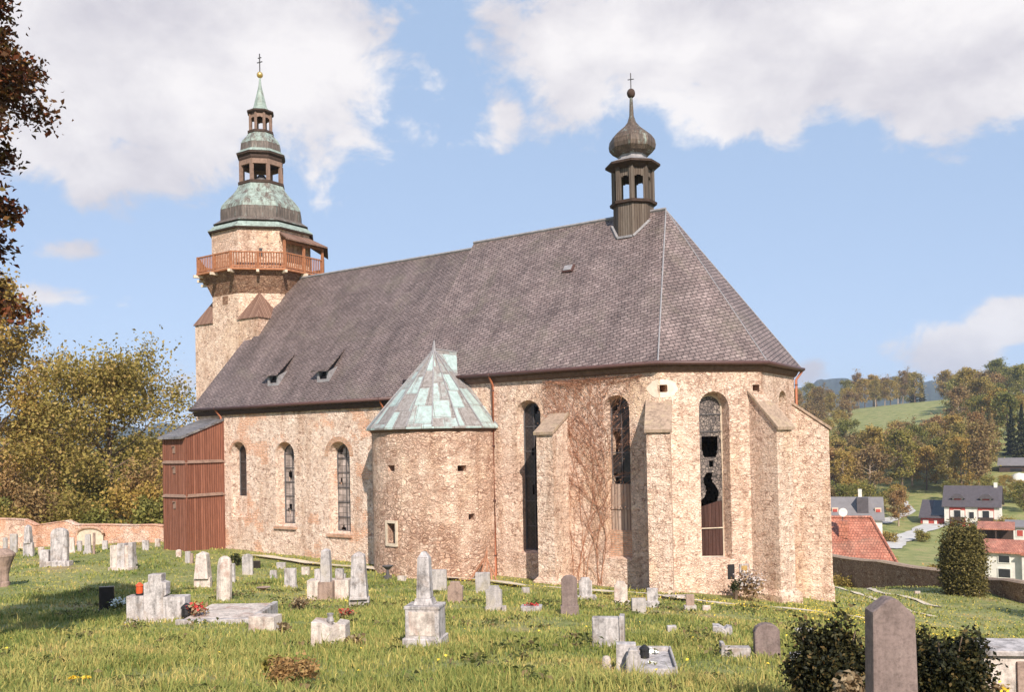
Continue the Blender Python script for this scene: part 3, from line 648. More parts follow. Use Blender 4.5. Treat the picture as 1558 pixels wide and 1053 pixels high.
# conical copper roof with a short ridge running back into the choir roof
n = 10; ro_ = TRD+.24; m = MB(); apz = 10.5; A0 = (TX+.05, TY-.15, apz)
a0, a1 = R(-200), R(8); rim = [(TX+ro_*math.cos(a0+(a1-a0)*k/n), TY+ro_*math.sin(a0+(a1-a0)*k/n), 6.86) for k in range(n+1)]
RB = (TX+.55, TY+1.35, apz-.1); RE = (TX+ro_+.1, TY+1.6, 6.9)
bk = [(TX+.1, TY+2.2, apz-.1), (TX-ro_, TY+2.2, 6.86)]
vs = rim+[A0, RB, RE, bk[0], bk[1]]; c = n+1
fs = [(k, k+1, c) for k in range(n)]+[(n, c+2, c+1), (n, c+1, c), (c, c+1, c+3), (c, c+3, c+4, 0)]
m.add(vs, fs); m.add([(x,y,z-.08) for x,y,z in rim]+[(TX, TY, 6.78)], [(k+1, k, n+1) for k in range(n)]); m.add(rim+[(x,y,z-.08) for x,y,z in rim], [(k, n+1+k, n+2+k, k+1) for k in range(n)])
tro = recal(m.build('turret_roof', M_['copperturret'], CH))
m = MB()
for k in range(0, n+1): m.bar(np.array(rim[k])+(0,0,.02), np.array(A0)+(0,0,.02), .05, .05)
m.bar(np.array(A0)+(0,0,.02), np.array(RB)+(0,0,.02), .09, .06); m.bar(np.array(RB)+(0,0,.02), np.array((TX+.75, TY+1.45, 9.35)), .1, .06)
m.build('roof_seam', M_['lead'], tro)
m = MB(); m.tube([np.array(A0)-(0,0,.15), np.array(A0)+(.0,.05,.42)], [.12, .03], 6); m.build('roof_finial', M_['lead'], tro)

# --- timber porch
m = MB(); X0, X1, Y0, Y1 = -28.15, -26.3, -8.45, -5.9
zf, zbk = 6.72, 7.66
m.hexa([(X0,Y0,-.6),(X1,Y0,-.6),(X1,Y1,-.6),(X0,Y1,-.6),(X0,Y0,zf),(X1,Y0,zf),(X1,Y1,zbk),(X0,Y1,zbk)])
po = recal(m.build('timber_porch', M_['wood'], CH))
m = MB(); m.hexa([(X0-.14,Y0-.3,zf-.06),(X1+.1,Y0-.3,zf-.06),(X1+.1,Y1,zbk+.02),(X0-.14,Y1,zbk+.02),(X0-.14,Y0-.3,zf+.06),(X1+.1,Y0-.3,zf+.06),(X1+.1,Y1,zbk+.15),(X0-.14,Y1,zbk+.15)])
recal(m.build('porch_roof', M_['tinroof'], po))
for z in (5.42, 3.6):
    m = MB(); m.hexa([(X0-.1,Y0-.1,z-.08),(X1+.1,Y0-.1,z-.08),(X1+.1,Y1,z-.08),(X0-.1,Y1,z-.08),(X0-.02,Y0-.02,z+.08),(X1+.02,Y0-.02,z+.08),(X1+.02,Y1,z+.08),(X0-.02,Y1,z+.08)]); recal(m.build('weather_ledge', M_['greywood'], po))
m = MB()
for x, y in ((X0,Y0),(X1,Y0)): m.box(x-.08, x+.08, y-.03, y+.08, -.5, zf)
m.box(X1-.06, X1+.05, Y1-.15, Y1, -.5, zbk); m.build('corner_board', M_['wood'], po)
for z in (5.0, 3.1, 6.1):
    m = MB(); m.box(-27.32,-27.12,Y0-.05,Y0-.01,z-.2,z+.2); m.box(-27.3,-27.14,Y0-.14,Y0-.05,z+.16,z+.2); m.build('hatch', M_['greywood'], po)

# --- tower
AX, AY, HT = -29.8, .05, 2.95; a_ = HT*.41421
m = MB(); zq = 13.95; z8 = 19.55
sq = [(AX-HT,AY-HT),(AX+HT,AY-HT),(AX+HT,AY+HT),(AX-HT,AY+HT)]
m.prism(sq, -2, zq); m.lathe([(HT-.004,zq-.2),(HT-.004,z8)], AX, AY, 8, R(22.5), True)
to = recal(m.build('tower_wall', M_['tower'], CH))
for sx in (-1,1):
    for sy in (-1,1):
        m = MB(); e_ = .1; z0 = zq-.02; c = (AX+sx*(HT+e_), AY+sy*(HT+e_), z0-.08); p = (AX+sx*(a_-.1), AY+sy*(HT+e_), z0-.08); q = (AX+sx*(HT+e_), AY+sy*(a_-.1), z0-.08); g = (HT+a_)/2-.02; apx = (AX+sx*g, AY+sy*g, z0+1.65)
        m.add([c, p, q, apx], [(0,1,3),(0,3,2),(1,2,3),(0,2,1)]); recal(m.build('broach_roof', M_['broach'], to))
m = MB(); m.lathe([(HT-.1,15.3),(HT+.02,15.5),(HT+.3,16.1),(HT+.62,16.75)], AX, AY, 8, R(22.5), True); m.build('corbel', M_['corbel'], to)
GA = 3.78; gz = 16.86
def octv(r, k, z): 
    q = r/math.cos(math.pi/8); an = R(22.5+45*k); return np.array((AX+q*math.cos(an), AY+q*math.sin(an), z))
m = MB(); m.lathe([(HT-.1,gz-.12),(GA+.05,gz-.12),(GA+.05,gz),(HT-.1,gz)], AX, AY, 8, R(22.5), True); ga = m.build('gallery_floor', M_['railwood'], CH)
for k in range(8):
    A, B = octv(GA, k, 0), octv(GA, k+1, 0)
    for t in (0, .5):
        m = MB(); c = A+(B-A)*t; d = np.array([c[0]-AX, c[1]-AY, 0]); d /= np.linalg.norm(d); m.bar(c-d*1.0+(0,0,gz-.2), c+d*.22+(0,0,gz-.2), .16, .16); m.build('gallery_joist', M_['mould'], ga)
m = MB()
for k in range(8):
    A, B = octv(GA-.05, k, 0), octv(GA-.05, k+1, 0); L = np.linalg.norm(B-A)
    m.bar(A+(0,0,gz+.95), B+(0,0,gz+.95), .1, .07); m.bar(A+(0,0,gz+.1), B+(0,0,gz+.1), .07, .07)
    nb = int(L/.15)
    for i in range(1, nb): c = A+(B-A)*i/nb; m.bar(c+(0,0,gz+.1), c+(0,0,gz+.95), .08, .03)
    for t in (0, .5): c = A+(B-A)*t; ps = MB(); ps.bar(c+(0,0,gz), c+(0,0,gz+1.0), .12, .12); ps.build('railing_post', M_['railwood'], ga)
m.build('railing', M_['railwood'], ga)
# canopy over the east side of the gallery
m = MB(); P0, P1 = octv(HT+.02, 7, 19.15), octv(HT+.02, 8, 19.15); Q0, Q1 = octv(GA+.3, 7, 18.55), octv(GA+.3, 8, 18.55); P2, Q2 = octv(HT+.02, 9, 19.15), octv(GA+.3, 9, 18.55)
t_ = np.array((0,0,.09))
for a, b, c, d in ((P0,Q0,Q1,P1), (P1,Q1,Q2,P2)): m.hexa([a,b,c,d,a+t_,b+t_,c+t_,d+t_])
recal(m.build('gallery_canopy', M_['broach'], ga))
for k, t in ((7,0),(7,.5),(8,0),(8,.5),(9,0)):
    A, B = octv(GA-.05, k, 0), octv(GA-.05, k+1, 0); c = A+(B-A)*t; m = MB(); m.bar(c+(0,0,gz), c+(0,0,18.55), .13, .13); m.build('canopy_post', M_['railwood'], ga)
m = MB()
for a, b in ((7,8),(8,9)): m.bar(octv(GA-.05,a,18.5), octv(GA-.05,b,18.5), .12, .14)
m.build('canopy_beam', M_['railwood'], ga)
F = Face((AX+HT*math.cos(R(-45)), AY+HT*math.sin(R(-45))), -45)
m = MB(); m.hexa([F.p(.02,-.1,gz+.85), F.p(.2,-.1,gz+.85), F.p(.2,.02,gz+.85), F.p(.02,.02,gz+.85), F.p(.02,-.1,gz+1.35), F.p(.2,-.1,gz+1.35), F.p(.2,.02,gz+1.35), F.p(.02,.02,gz+1.35)]); recal(m.build('slit_window', M_['black'], to))
F = Face((AX, AY-HT), -90)
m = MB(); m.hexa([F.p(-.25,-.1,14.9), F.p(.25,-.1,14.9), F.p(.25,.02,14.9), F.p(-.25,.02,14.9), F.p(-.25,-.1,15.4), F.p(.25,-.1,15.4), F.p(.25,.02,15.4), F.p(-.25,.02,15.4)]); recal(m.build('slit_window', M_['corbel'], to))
def og(prof, name, mat, parent, n=8): 
    m = MB(); m.lathe([(r if r > 2.85 else r*.87, z-(.12 if z > 24 else 0)) for r, z in prof], AX, AY, n, R(22.5), True); return m.build(name, mat, parent)
sp = og([(HT+.02,19.42),(HT+.18,19.42),(HT+.2,19.5),(HT+.1,19.62)], 'tower_cap_eave', M_['darkwood'], CH)
og([(HT+.22,19.5),(HT+.21,19.56),(3.0,19.68),(2.86,19.85),(2.84,20.02)], 'cap_flare', M_['coppergreen'], sp)
og([(2.86,19.99),(2.8,20.3),(2.8,20.75),(2.78,21.0)], 'cap_drum', M_['copperdark'], sp)
og([(2.79,20.98),(2.7,21.25),(2.4,21.6),(1.95,22.05),(1.68,22.4),(1.55,22.68)], 'cap_dome', M_['copper'], sp)
og([(1.56,22.66),(1.6,22.7),(1.6,22.86),(1.4,22.9)], 'lantern_base', M_['darkwood'], sp)
def posts(r, z0, z1, w, name, parent, mat, cx, cy, ks=range(8), arch=True, beam=.3):
    m = MB()
    q = r/math.cos(math.pi/8); V = [np.array((cx+q*math.cos(R(22.5+45*k)), cy+q*math.sin(R(22.5+45*k)), 0)) for k in range(9)]
    for k in range(8):
        mm = MB(); mm.bar(V[k]+(0,0,z0), V[k]+(0,0,z1), w, w); mm.build(name, mat, parent)
        if arch:
            A, B = V[k], V[k+1]; nn = 6; L = np.linalg.norm(B-A); h = z1-beam
            for i in range(nn):
                t0, t1 = i/nn, (i+1)/nn; tm = (t0+t1)/2; dz = beam*1.0*(1-math.sqrt(max(0, 1-(2*tm-1)**2)))
                m.hexa([p+(0,0,z) for z in (h-dz, z1) for p in (A+(B-A)*t0, A+(B-A)*t1, (A+(B-A)*t1)*.97+np.array((cx,cy,0))*.03, (A+(B-A)*t0)*.97+np.array((cx,cy,0))*.03)])
        else: m.bar(V[k]+(0,0,z1-beam/2), V[k+1]+(0,0,z1-beam/2), w*.9, beam)
    return recal(m.build(name.replace('post', 'arcade'), mat, parent))
posts(1.2, 22.88, 24.22, .18, 'lantern_post', sp, M_['greywood'], AX, AY, arch=False, beam=.3)
m = MB(); m.lathe([(.35,22.9),(.42,23.0),(.38,23.25),(.2,23.5),(.05,23.55)], AX, AY, 12); m.build('bell', M_['iron'], sp, smooth=True)
og([(.05,24.3),(1.42,24.3),(1.5,24.45),(1.5,24.58),(1.66,24.68),(1.68,24.8),(.1,24.82)], 'lantern_cornice', M_['darkwood'], sp)
og([(1.7,24.8),(1.5,24.93),(1.4,25.05)], 'lantern_roof_flare', M_['coppergreen'], sp)
og([(1.41,25.04),(1.38,25.3),(1.36,25.5)], 'lantern_drum', M_['copperdark'], sp)
og([(1.37,25.48),(1.25,25.72),(1.0,25.98),(.85,26.2)], 'lantern_dome', M_['copper'], sp)
og([(.84,26.18),(.9,26.22),(.9,26.36),(.7,26.4)], 'lantern_base', M_['darkwood'], sp)
posts(.62, 26.27, 27.38, .12, 'lantern_post', sp, M_['greywood'], AX, AY, beam=.28)
og([(.05,27.46),(.78,27.46),(.92,27.56),(.92,27.66),(.1,27.7)], 'lantern_cornice', M_['darkwood'], sp)
og([(.93,27.65),(.6,27.78),(.48,27.95),(.36,28.4),(.22,28.95),(.1,29.4),(.05,29.95)], 'spire', M_['coppergreen'], sp)
m = MB(); m.sphere((AX,AY,29.98), .2, 12); m.build('gilded_ball', M_['gold'], sp, smooth=True)
def crossx(x, y, z0, z1, arms, name, parent, t=.035, dirn=(.83,-.15)):
    d = np.array([*dirn, 0.]); d /= np.linalg.norm(d); m = MB(); c = np.array((x,y,0.)); m.bar(c+(0,0,z0), c+(0,0,z1), t, t)
    for z, w in arms: m.bar(c-d*w+(0,0,z+w*.18), c+d*w+(0,0,z-w*.18), t, t)
    return m.build(name, M_['iron'], parent)
crossx(AX, AY, 30.1, 31.35, [(30.8,.3),(31.08,.18)], 'cross', sp, .05)

# --- ridge belfry above the choir
BX, BY = -3.7, 0.
def ob(prof, name, mat, parent): m = MB(); m.lathe(prof, BX, BY, 8, R(22.5), True); return m.build(name, mat, parent)
bf = ob([(.9,14.9),(.88,17.2)], 'ridge_belfry', M_['shingle'], CH)
m = MB()
for i in range(8):
    A, B = [np.array((BX+1.02*math.cos(R(22.5+45*k)), BY+1.02*math.sin(R(22.5+45*k)))) for k in (i, i+1)]
    za, zb_ = [RZ-abs(p[1])*k_+.04 for p, k_ in ((A, (RZ-EZ)/5.75), (B, (RZ-EZ)/5.75))]; m.bar((*A, za), (*B, zb_), .16, .1)
m.build('belfry_flashing', M_['lead'], bf)
ob([(.86,17.14),(1.02,17.18),(1.04,17.3),(.86,17.36)], 'belfry_sill', M_['darkwood'], bf)
posts(.82, 17.33, 18.9, .19, 'belfry_post', bf, M_['shingle'], BX, BY, beam=.42)
ob([(.05,18.83),(.88,18.83),(1.0,18.94),(1.2,19.02),(1.2,19.12),(.1,19.14)], 'belfry_cornice', M_['darkwood'], bf)
ob([(1.21,19.11),(.9,19.26),(.68,19.36),(.6,19.5),(.62,19.58)], 'belfry_skirt', M_['lead'], bf)
m = MB(); m.lathe([(.6,19.56),(.86,19.68),(1.0,19.86),(1.03,20.06),(.99,20.3),(.84,20.54),(.6,20.76),(.36,20.97),(.19,21.2),(.1,21.5),(.08,22.0),(.06,22.45)], BX, BY, 8, R(22.5), True); m.build('onion_dome', M_['onion'], bf)
m = MB(); m.sphere((BX,BY,22.58), .2, 10, 1.15); m.build('finial_ball', M_['darkwood'], bf, smooth=True)
crossx(BX, BY, 22.75, 23.55, [(23.25,.17)], 'cross', bf, .035)

# ------------------------------------------------------------------ foliage tools
def leaf_quads(C, size, up=.35, nrm=None, asp=.6):
    """diamond leaves at points C (n,3); size array"""
    n = len(C); N_ = rng.normal(size=(n, 3)); N_[:, 2] += up*2
    if nrm is not None: N_ = N_*.6+nrm
    N_ /= np.linalg.norm(N_, axis=1)[:, None]
    A = np.cross(N_, rng.normal(size=(n, 3))); A /= np.linalg.norm(A, axis=1)[:, None]; B = np.cross(N_, A)
    s = np.asarray(size)[:, None]*np.ones((n, 1)); bend = N_*s*.18
    V = np.stack([C-A*s*.5, C+B*s*asp*.5-bend*.0+bend, C+A*s*.5, C-B*s*asp*.5+bend], 1).reshape(-1, 3)
    return V, np.arange(4*n).reshape(n, 4)
def foliage(name, C, size, mat, parent, **k):
    V, F = leaf_quads(np.asarray(C), size, **k); return np_mesh(name, V, F, mat, parent)
def tree(name, seed, h, spread, cb, nleaf, ls, leafm, bark='bark', trunk=.2, limbs=14, shape='round', gap=.16, lean=0, droop=0., root=None, sub=4):
    global rng
    keep = rng; rng = np.random.default_rng(seed)
    if root is None: root = empty(name)
    m = MB(); tw = rng.normal(size=2)*.02*h
    tp = lambda t: np.array([tw[0]*math.sin(t*3)+lean*t*h, tw[1]*math.sin(t*2.3), t*h])
    m.tube([tp(t)-(np.array([0,0,.3]) if t == 0 else 0) for t in np.linspace(0, .93, 8)], [trunk*(1.25-t*1.12)+.01 for t in np.linspace(0, 1, 8)], 7)
    cents = []; az = rng.uniform(0, 6)
    for k in range(limbs):
        f = (k+.5)/limbs; t = cb+(.93-cb)*f; az += 2.4+rng.normal()*.3
        pr = {'round': math.sin(math.pi*min(1, .16+.84*f)**.9)**.7, 'oval': (math.sin(math.pi*(.12+.85*f)))**.6, 'cone': 1.05-f, 'vase': .35+.65*f if f < .75 else 1.1-(f-.75)*2.2}[shape]
        L = spread*max(.12, pr)*rng.uniform(.75, 1.15); el = {'round': .15+.9*f, 'oval': .5+.5*f, 'cone': -.05+.3*f, 'vase': .75+.4*f}[shape]-droop
        d = np.array([math.cos(az)*math.cos(el), math.sin(az)*math.cos(el), math.sin(el)]); p0 = tp(t); r0 = trunk*(1.1-t)*.5
        P = [p0+d*L*s+np.array([0,0,.12*L*s*s*(1-droop*3)])+rng.normal(size=3)*.03*L*(s > 0) for s in (0, .35, .7, 1)]
        m.tube(P, [r0, r0*.7, r0*.45, r0*.15+.004], 5)
        cents += [(P[3], 1.), (P[2], 1.), (P[2]*.5+P[3]*.5, 1.)]
        for q in range(sub):
            s = rng.uniform(.3, .95); b = P[0]*(1-s)+P[3]*s; d2 = d+rng.normal(size=3)*.75; d2[2] += .15; d2 /= np.linalg.norm(d2); l2 = L*rng.uniform(.25, .5)
            e_ = b+d2*l2; m.tube([b, b+d2*l2*.5+rng.normal(size=3)*.03*L, e_], [r0*.35, r0*.22, .005], 4); cents += [(e_, .9), (b+d2*l2*.6, .8)]
    m.build('trunk', M_[bark], root, uv=False)
    W = np.array([c[1] for c in cents]); idx = rng.choice(len(cents), nleaf, p=W/W.sum()); Cc = np.array([c[0] for c in cents])
    rad = gap*spread*(.6+.8*rng.random(len(cents)))
    C = Cc[idx]+rng.normal(size=(nleaf, 3))*(rad[idx]*.62)[:, None]*np.array([1, 1, .8])
    C[:, 2] = np.maximum(C[:, 2], h*cb*.55)
    foliage('crown', C, ls*(.6+.8*rng.random(nleaf)), M_[leafm], root)
    rng = keep; return root
def place(o, x, y, rz=0, s=1., dz=-.1, label=None, cat=None, group=None):
    o.location = (x, y, Hf(x, y)+dz); o.rotation_euler = (0, 0, rz); o.scale = (s, s, s) if np.isscalar(s) else s
    return tag(o, label, cat, group)
def shrub(name, P, w, d, h, n, ls, mat, label, cat='bush', group=None, rz=0, sq=.9, stems=7, column=False, seed=1):
    global rng
    keep = rng; rng = np.random.default_rng(seed)
    o = empty(name, P, rz, label, cat, group); m = MB()
    for k in range(stems):
        a = 2.4*k; e_ = np.array([math.cos(a)*w*.3, math.sin(a)*d*.3, h*rng.uniform(.5, .9)]); m.tube([(math.cos(a)*w*.06, math.sin(a)*d*.06, -.15), e_*.5, e_], [.03, .022, .006], 4)
    m.build('stems', M_['bark'], o, uv=False)
    k = int(n/40)+3; u = rng.normal(size=(k, 3)); u /= np.linalg.norm(u, axis=1)[:, None]; rr = rng.uniform(.45, 1, k)[:, None]**.5
    if column:
        z = rng.random(k); prof = np.where(z < .2, .6+2*z, 1)*np.where(z > .72, np.sqrt(np.maximum(0, 1-((z-.72)/.28)**2))*.93+.07, 1); a = rng.uniform(0, 6.28, k); q = rng.uniform(.72, 1, k)
        Cc = np.stack([np.cos(a)*prof*w/2*q, np.sin(a)*prof*d/2*q, z*h*.97], 1); sg = np.array([.09, .09, .2])*w
    else:
        Cc = u*rr*np.array([w/2, d/2, h*.42])*.8+np.array([0, 0, h*.42]); nb = 11      # uneven outline: sprigs pushing out of the body
        for q in range(nb):
            a = rng.uniform(0, 6.28); e_ = rng.uniform(.35, 1.35); tip = np.array([math.cos(a)*math.cos(e_)*w*.56, math.sin(a)*math.cos(e_)*d*.56, h*(.35+.68*math.sin(e_)*rng.uniform(.75, 1.05))])
            c0 = np.array([0, 0, h*.35]); s_ = rng.uniform(.45, 1, max(4, k//26))[:, None]; Cc = np.concatenate([Cc, c0+(tip-c0)*s_])
        k = len(Cc); sg = np.array([.075, .075, .075])*(w+d+h)/3
    idx = rng.integers(0, k, n); C = Cc[idx]+rng.normal(size=(n, 3))*sg; C[:, 2] = np.abs(C[:, 2])
    foliage('foliage', C, ls*(.6+.8*rng.random(n)), M_[mat], o, up=.1 if column else .35)
    rng = keep; return o

# ------------------------------------------------------------------ far hills
def hills():
    m = MB(); vs = []; fs = []; bs = np.arange(-75, 75.01, .25); nb = len(bs)
    rows = [(1500, 0.), (1900, .45), (2300, .85), (2600, 1.), (3200, .7)]
    for r, t in rows:
        for b in bs:
            top = np.interp(b, [-75, -45, -32, -22, -10, 5, 14, 18, 20.5, 23, 26, 30, 45, 75], [60, 85, 98, 70, 75, 90, 120, 146, 166, 156, 147, 150, 130, 70])
            top += 6*math.sin(b*1.7)+3.*math.sin(b*4.3+1)+(random.uniform(-1, 6) if t > .8 else 0)
            p = polar(b, r); vs.append((p[0], p[1], -8+(top+8)*t))
    for i in range(len(rows)-1):
        for j in range(nb-1): fs.append((i*nb+j+1, i*nb+j, (i+1)*nb+j, (i+1)*nb+j+1))
    m.add(vs, fs); t = NT('distant_forest', .95, .05); P = t.obj()
    t.col(MUL(t, (.035,.045,.03), t.ramp(t.noise(P, .03, 6, .7), [(.3, .5), (.7, 1.6)])))
    tag(m.build('far_hills', t.m, uv=False), kind='structure')
hills()

# ------------------------------------------------------------------ trees of the valley and beyond the walls
OL, GR, RU = 'leafolive', 'leafgreen', 'leafrust'
PROT = []
for i, (h, sp_, cb, lm, shp, bk) in enumerate([(14, 5.2, .2, OL, 'round', 'bark'), (16, 4.6, .18, GR, 'oval', 'bark'), (13, 4.8, .22, RU, 'round', 'palebark'), (17, 4.4, .28, OL, 'oval', 'palebark'), (12, 5.4, .15, GR, 'round', 'bark'), (15, 4.6, .25, RU, 'vase', 'palebark')]):
    PROT.append((tree('broadleaf_tree', 50+i, h, sp_, cb, 3600, .55, lm, bk, .24, 15, shp, .2), h))
KIND = {OL: 'olive green', GR: 'fresh green', RU: 'rusty brown'}; LM = [OL, GR, RU, OL, GR, RU]
used = set()
def put(i, x, y, s, where, grp, cat='tree', dz=-.2):
    o = PROT[i][0]
    if i in used: o = copy_tree(o)
    used.add(i); sx = s*random.uniform(.88, 1.12)
    place(o, x, y, random.uniform(0, 6.28), (sx, s*random.uniform(.88, 1.12), s), dz, f'{KIND[LM[i]]} {["round crowned", "tall oval crowned", "pale stemmed round", "pale stemmed narrow", "low spreading", "pale stemmed vase shaped"][i]} tree {where}', cat, grp)
    return o
rt = random.Random(11)
def zone(n, b0, b1, r0, r1, kinds, s0, s1, where, grp, ok=None, mind=4.5):
    pts = []
    for _ in range(n*30):
        if len(pts) >= n: break
        b = rt.uniform(b0, b1); r = math.sqrt(rt.uniform(r0*r0, r1*r1)); p = polar(b, r)
        if any((p[0]-q[0])**2+(p[1]-q[1])**2 < mind*mind for q in pts) or (ok and not ok(b, r)): continue
        pts.append(p); put(rt.choice(kinds), p[0], p[1], rt.uniform(s0, s1), where, grp)
zone(52, 17.6, 28.3, 222, 290, [0, 1, 2, 2, 3, 5, 5, 0], .66, 1.0, 'at the foot of the sloping meadow', 'trees at the foot of the meadow')
zone(26, 16.5, 21.2, 295, 470, [0, 2, 0, 5, 2], .72, 1.0, 'left of the sloping meadow on the wooded slope', 'trees left of the meadow')
zone(34, 26.6, 33, 275, 470, [0, 1, 2, 3, 4], .8, 1.15, 'right of the sloping meadow on the wooded slope', 'trees right of the meadow')
zone(46, 16, 33, 490, 600, [0, 1, 3, 1, 5], .8, 1.15, 'on the crest above the sloping meadow', 'trees on the crest above the meadow', mind=6)
zone(12, 19, 23.5, 185, 215, [4, 2, 0], .35, .6, 'by the gardens of the valley houses', 'garden trees among the valley houses')
zone(10, 25.5, 31, 207, 226, [4, 1, 0], .3, .5, 'behind the red and white house', 'garden trees among the valley houses')
zone(16, -15, 15, 120, 300, [0, 1, 3], .7, .95, 'hidden behind the church', 'trees behind the church')
zone(26, -36, -18, 100, 190, [0, 1, 2, 4], .75, 1.05, 'in the wood behind the ruined brick wall', 'trees behind the ruined brick wall')
# two tall near trees and bushes on the left, behind the ruined wall
def at(u, D): d = ray(u, 700); return CP+d*D
p = at(-12, 76); o = tree('broadleaf_tree', 5, 22.5, 6.4, .12, 26000, .32, OL, 'bark', .35, 24, 'oval', .17); place(o, p[0], p[1], .5, 1, -.3, 'tall olive green tree cut by the left edge of the photo', 'tree', 'tall trees behind the ruined brick wall')
p = at(172, 74); o = tree('broadleaf_tree', 21, 14.3, 7.0, .12, 27000, .29, OL, 'bark', .32, 32, 'round', .19); place(o, p[0], p[1], 1.9, 1, -.3, 'wide airy yellow green tree left of the tower, sky showing through', 'tree', 'tall trees behind the ruined brick wall')
p = at(60, 84); o = tree('broadleaf_tree', 33, 13.5, 5.6, .1, 9000, .36, RU, 'bark', .3, 18, 'round', .18); place(o, p[0], p[1], 1.1, 1, -.3, 'rusty tree in the gap between the two tall trees', 'tree', 'tall trees behind the ruined brick wall')
for i, (u, D, w, h, mt) in enumerate([(-40,66,6,6.5,GR),(14,65,4.5,3.6,OL),(66,67,5,5.6,RU),(112,66,6.4,4.2,OL),(150,64,4,2.8,GR),(196,65,5.5,5.2,OL),(238,63,4.4,3.4,GR),(275,66,5,6,OL),(-5,70,6,8,RU),(135,72,6,7,GR),(225,70,5,7,RU)]):
    p = at(u, D); P = (p[0], p[1], Hf(p[0], p[1])-.3)
    shrub('leafy_shrub', P, w, w*.8, h, 3000, .27, mt, ['leafy shrub overhanging the ruined brick wall', 'olive shrub overhanging the ruined brick wall', 'rusty shrub overhanging the ruined brick wall'][0 if mt == GR else 1 if mt == OL else 2], group='shrubs behind the ruined brick wall', seed=60+i)
# dark spruces at the far right
def spruce(seed, h, w):
    global rng
    keep = rng; rng = np.random.default_rng(seed); o = empty('spruce_tree'); m = MB(); m.tube([(0,0,-.3), (0,0,h*.97)], [.22, .02], 6); m.build('trunk', M_['bark'], o, uv=False)
    n = 5200; z = rng.random(n)**1.25; a = rng.uniform(0, 6.28, n); lay = .72+.28*np.cos(z*60); r = (1-z)*w/2*lay*np.sqrt(rng.uniform(.15, 1, n))
    foliage('crown', np.stack([np.cos(a)*r, np.sin(a)*r, h*.06+z*h*.93-r*.25], 1), .5*(.6+.8*rng.random(n)), M_['leafdark'], o, up=.2); rng = keep; return o
sp0 = spruce(3, 16, 6.5)
for i, (u, D, s) in enumerate([(1556,232,1.),(1573,236,1.1),(1592,229,.95),(1540,246,.85),(1405,500,.9),(1392,505,1.),(1650,230,1.1)]):
    o = sp0 if i == 0 else copy_tree(sp0); p = at(u, D); place(o, p[0], p[1], i, s, -.2, 'dark spruce at the right edge above the barn' if i not in (4, 5) else 'dark spruce on the crest of the meadow', 'spruce', 'dark spruces')
# copper leaved tree at the left edge, mostly outside the frame; it throws the dark shadow on the grass
p = polar(-35.9, 15.8); o = tree('copper_beech', 77, 12.7, 2.35, .36, 150000, .095, 'leafcopper', 'bark', .24, 50, 'oval', .1, droop=.15, sub=7)
place(o, p[0], p[1], .4, 1, -.2, 'copper red leaved tree overhanging the left edge of the graveyard', 'tree')
p = at(1745, 35.5); shrub('conifer', (p[0], p[1], Hf(p[0], p[1])-.2), 2.4, 2.4, 5.6, 5000, .2, 'leafthuja', 'dark column conifer standing beyond the right edge of the graveyard', 'conifer', column=True, seed=9)
# columnar thuja by the churchyard wall
p, D = G(1466, 906); shrub('columnar_thuja', (p[0], p[1], p[2]-.1), 56*D/FP, 56*D/FP, 100*D/FP, 24000, .12, 'leafthuja', 'dark columnar thuja standing before the churchyard wall', 'conifer', column=True, seed=4, stems=4)

# ------------------------------------------------------------------ walls
def wall_run(name, pts, th, mat, label, cap, capm, jit=.06, cat='wall', step=1.2):
    """pts: (x, y, ztop); one wall following the ground"""
    root = empty(name, (0, 0, 0), 0, label, cat); m = MB(); c = MB(); q = []
    for a, b in zip(pts[:-1], pts[1:]):
        a = np.array(a); b = np.array(b); k = max(1, int(np.linalg.norm(b-a)/step)); q += [a+(b-a)*i/k for i in range(k)]
    q.append(np.array(pts[-1])); rs = []; cs = []
    for i, p in enumerate(q):
        d = (q[min(i+1, len(q)-1)]-q[max(i-1, 0)])[:2]; d /= np.linalg.norm(d); n = np.array([-d[1], d[0]]); zt_ = p[2]+random.uniform(-jit, jit); zb_ = Hf(p[0], p[1])-1.2
        rs.append([(*(p[:2]-n*th/2), zb_), (*(p[:2]+n*th/2), zb_), (*(p[:2]+n*th/2), zt_), (*(p[:2]-n*th/2), zt_)])
        w_ = th/2+.06; cs.append([(*(p[:2]-n*w_), zt_-.003), (*(p[:2]+n*w_), zt_-.003), (*(p[:2]+n*w_*.6), zt_+cap), (*(p[:2]-n*w_*.6), zt_+cap)])
    recal(m.loft(rs).build('wall_body', M_[mat], root)); recal(c.loft(cs).build('wall_coping', M_[capm], root)); return root
def wp(u, v, D): d = ray(u, v); return CP+d*D
pts = [wp(u, v+2, D) for u, v, D in [(1150, 826, 74), (1230, 838, 69), (1270, 845, 66), (1340, 853, 60.5), (1436, 868, 54.6), (1494, 877, 50.8), (1558, 885, 46.5), (1700, 910, 41)]]
wall_run('churchyard_wall', pts, .55, 'wallstone', 'dark dry stone churchyard wall running down past the thuja', .1, 'corbelcap')
pts = [wp(u, v, D) for u, v, D in [(-160, 797, 58), (0, 791, 57), (40, 790, 57), (58, 798, 57), (105, 794, 56.6), (118, 798, 56.5), (160, 797, 56), (205, 799, 55.5), (262, 799, 55), (330, 800, 54)]]
lw = wall_run('ruined_brick_wall', pts, .5, 'leftwall', 'ruined brick wall with patches of whitewash behind the left graves', .05, 'leftwall', .09)
F = None
a = wp(117, 812, 55.9); b = wp(157, 812, 55.5); m = MB(); n = 10; zg = a[2]
arc = [a+(b-a)*(.5-.5*math.cos(math.pi*k/n))+np.array([0, 0, .38*math.sin(math.pi*k/n)]) for k in range(n+1)]
toC = (CP-a); toC[2] = 0; toC /= np.linalg.norm(toC)
m.tube([q+toC*.06 for q in arc], .1, 6); m.build('brick_arch', M_['brick'], lw)
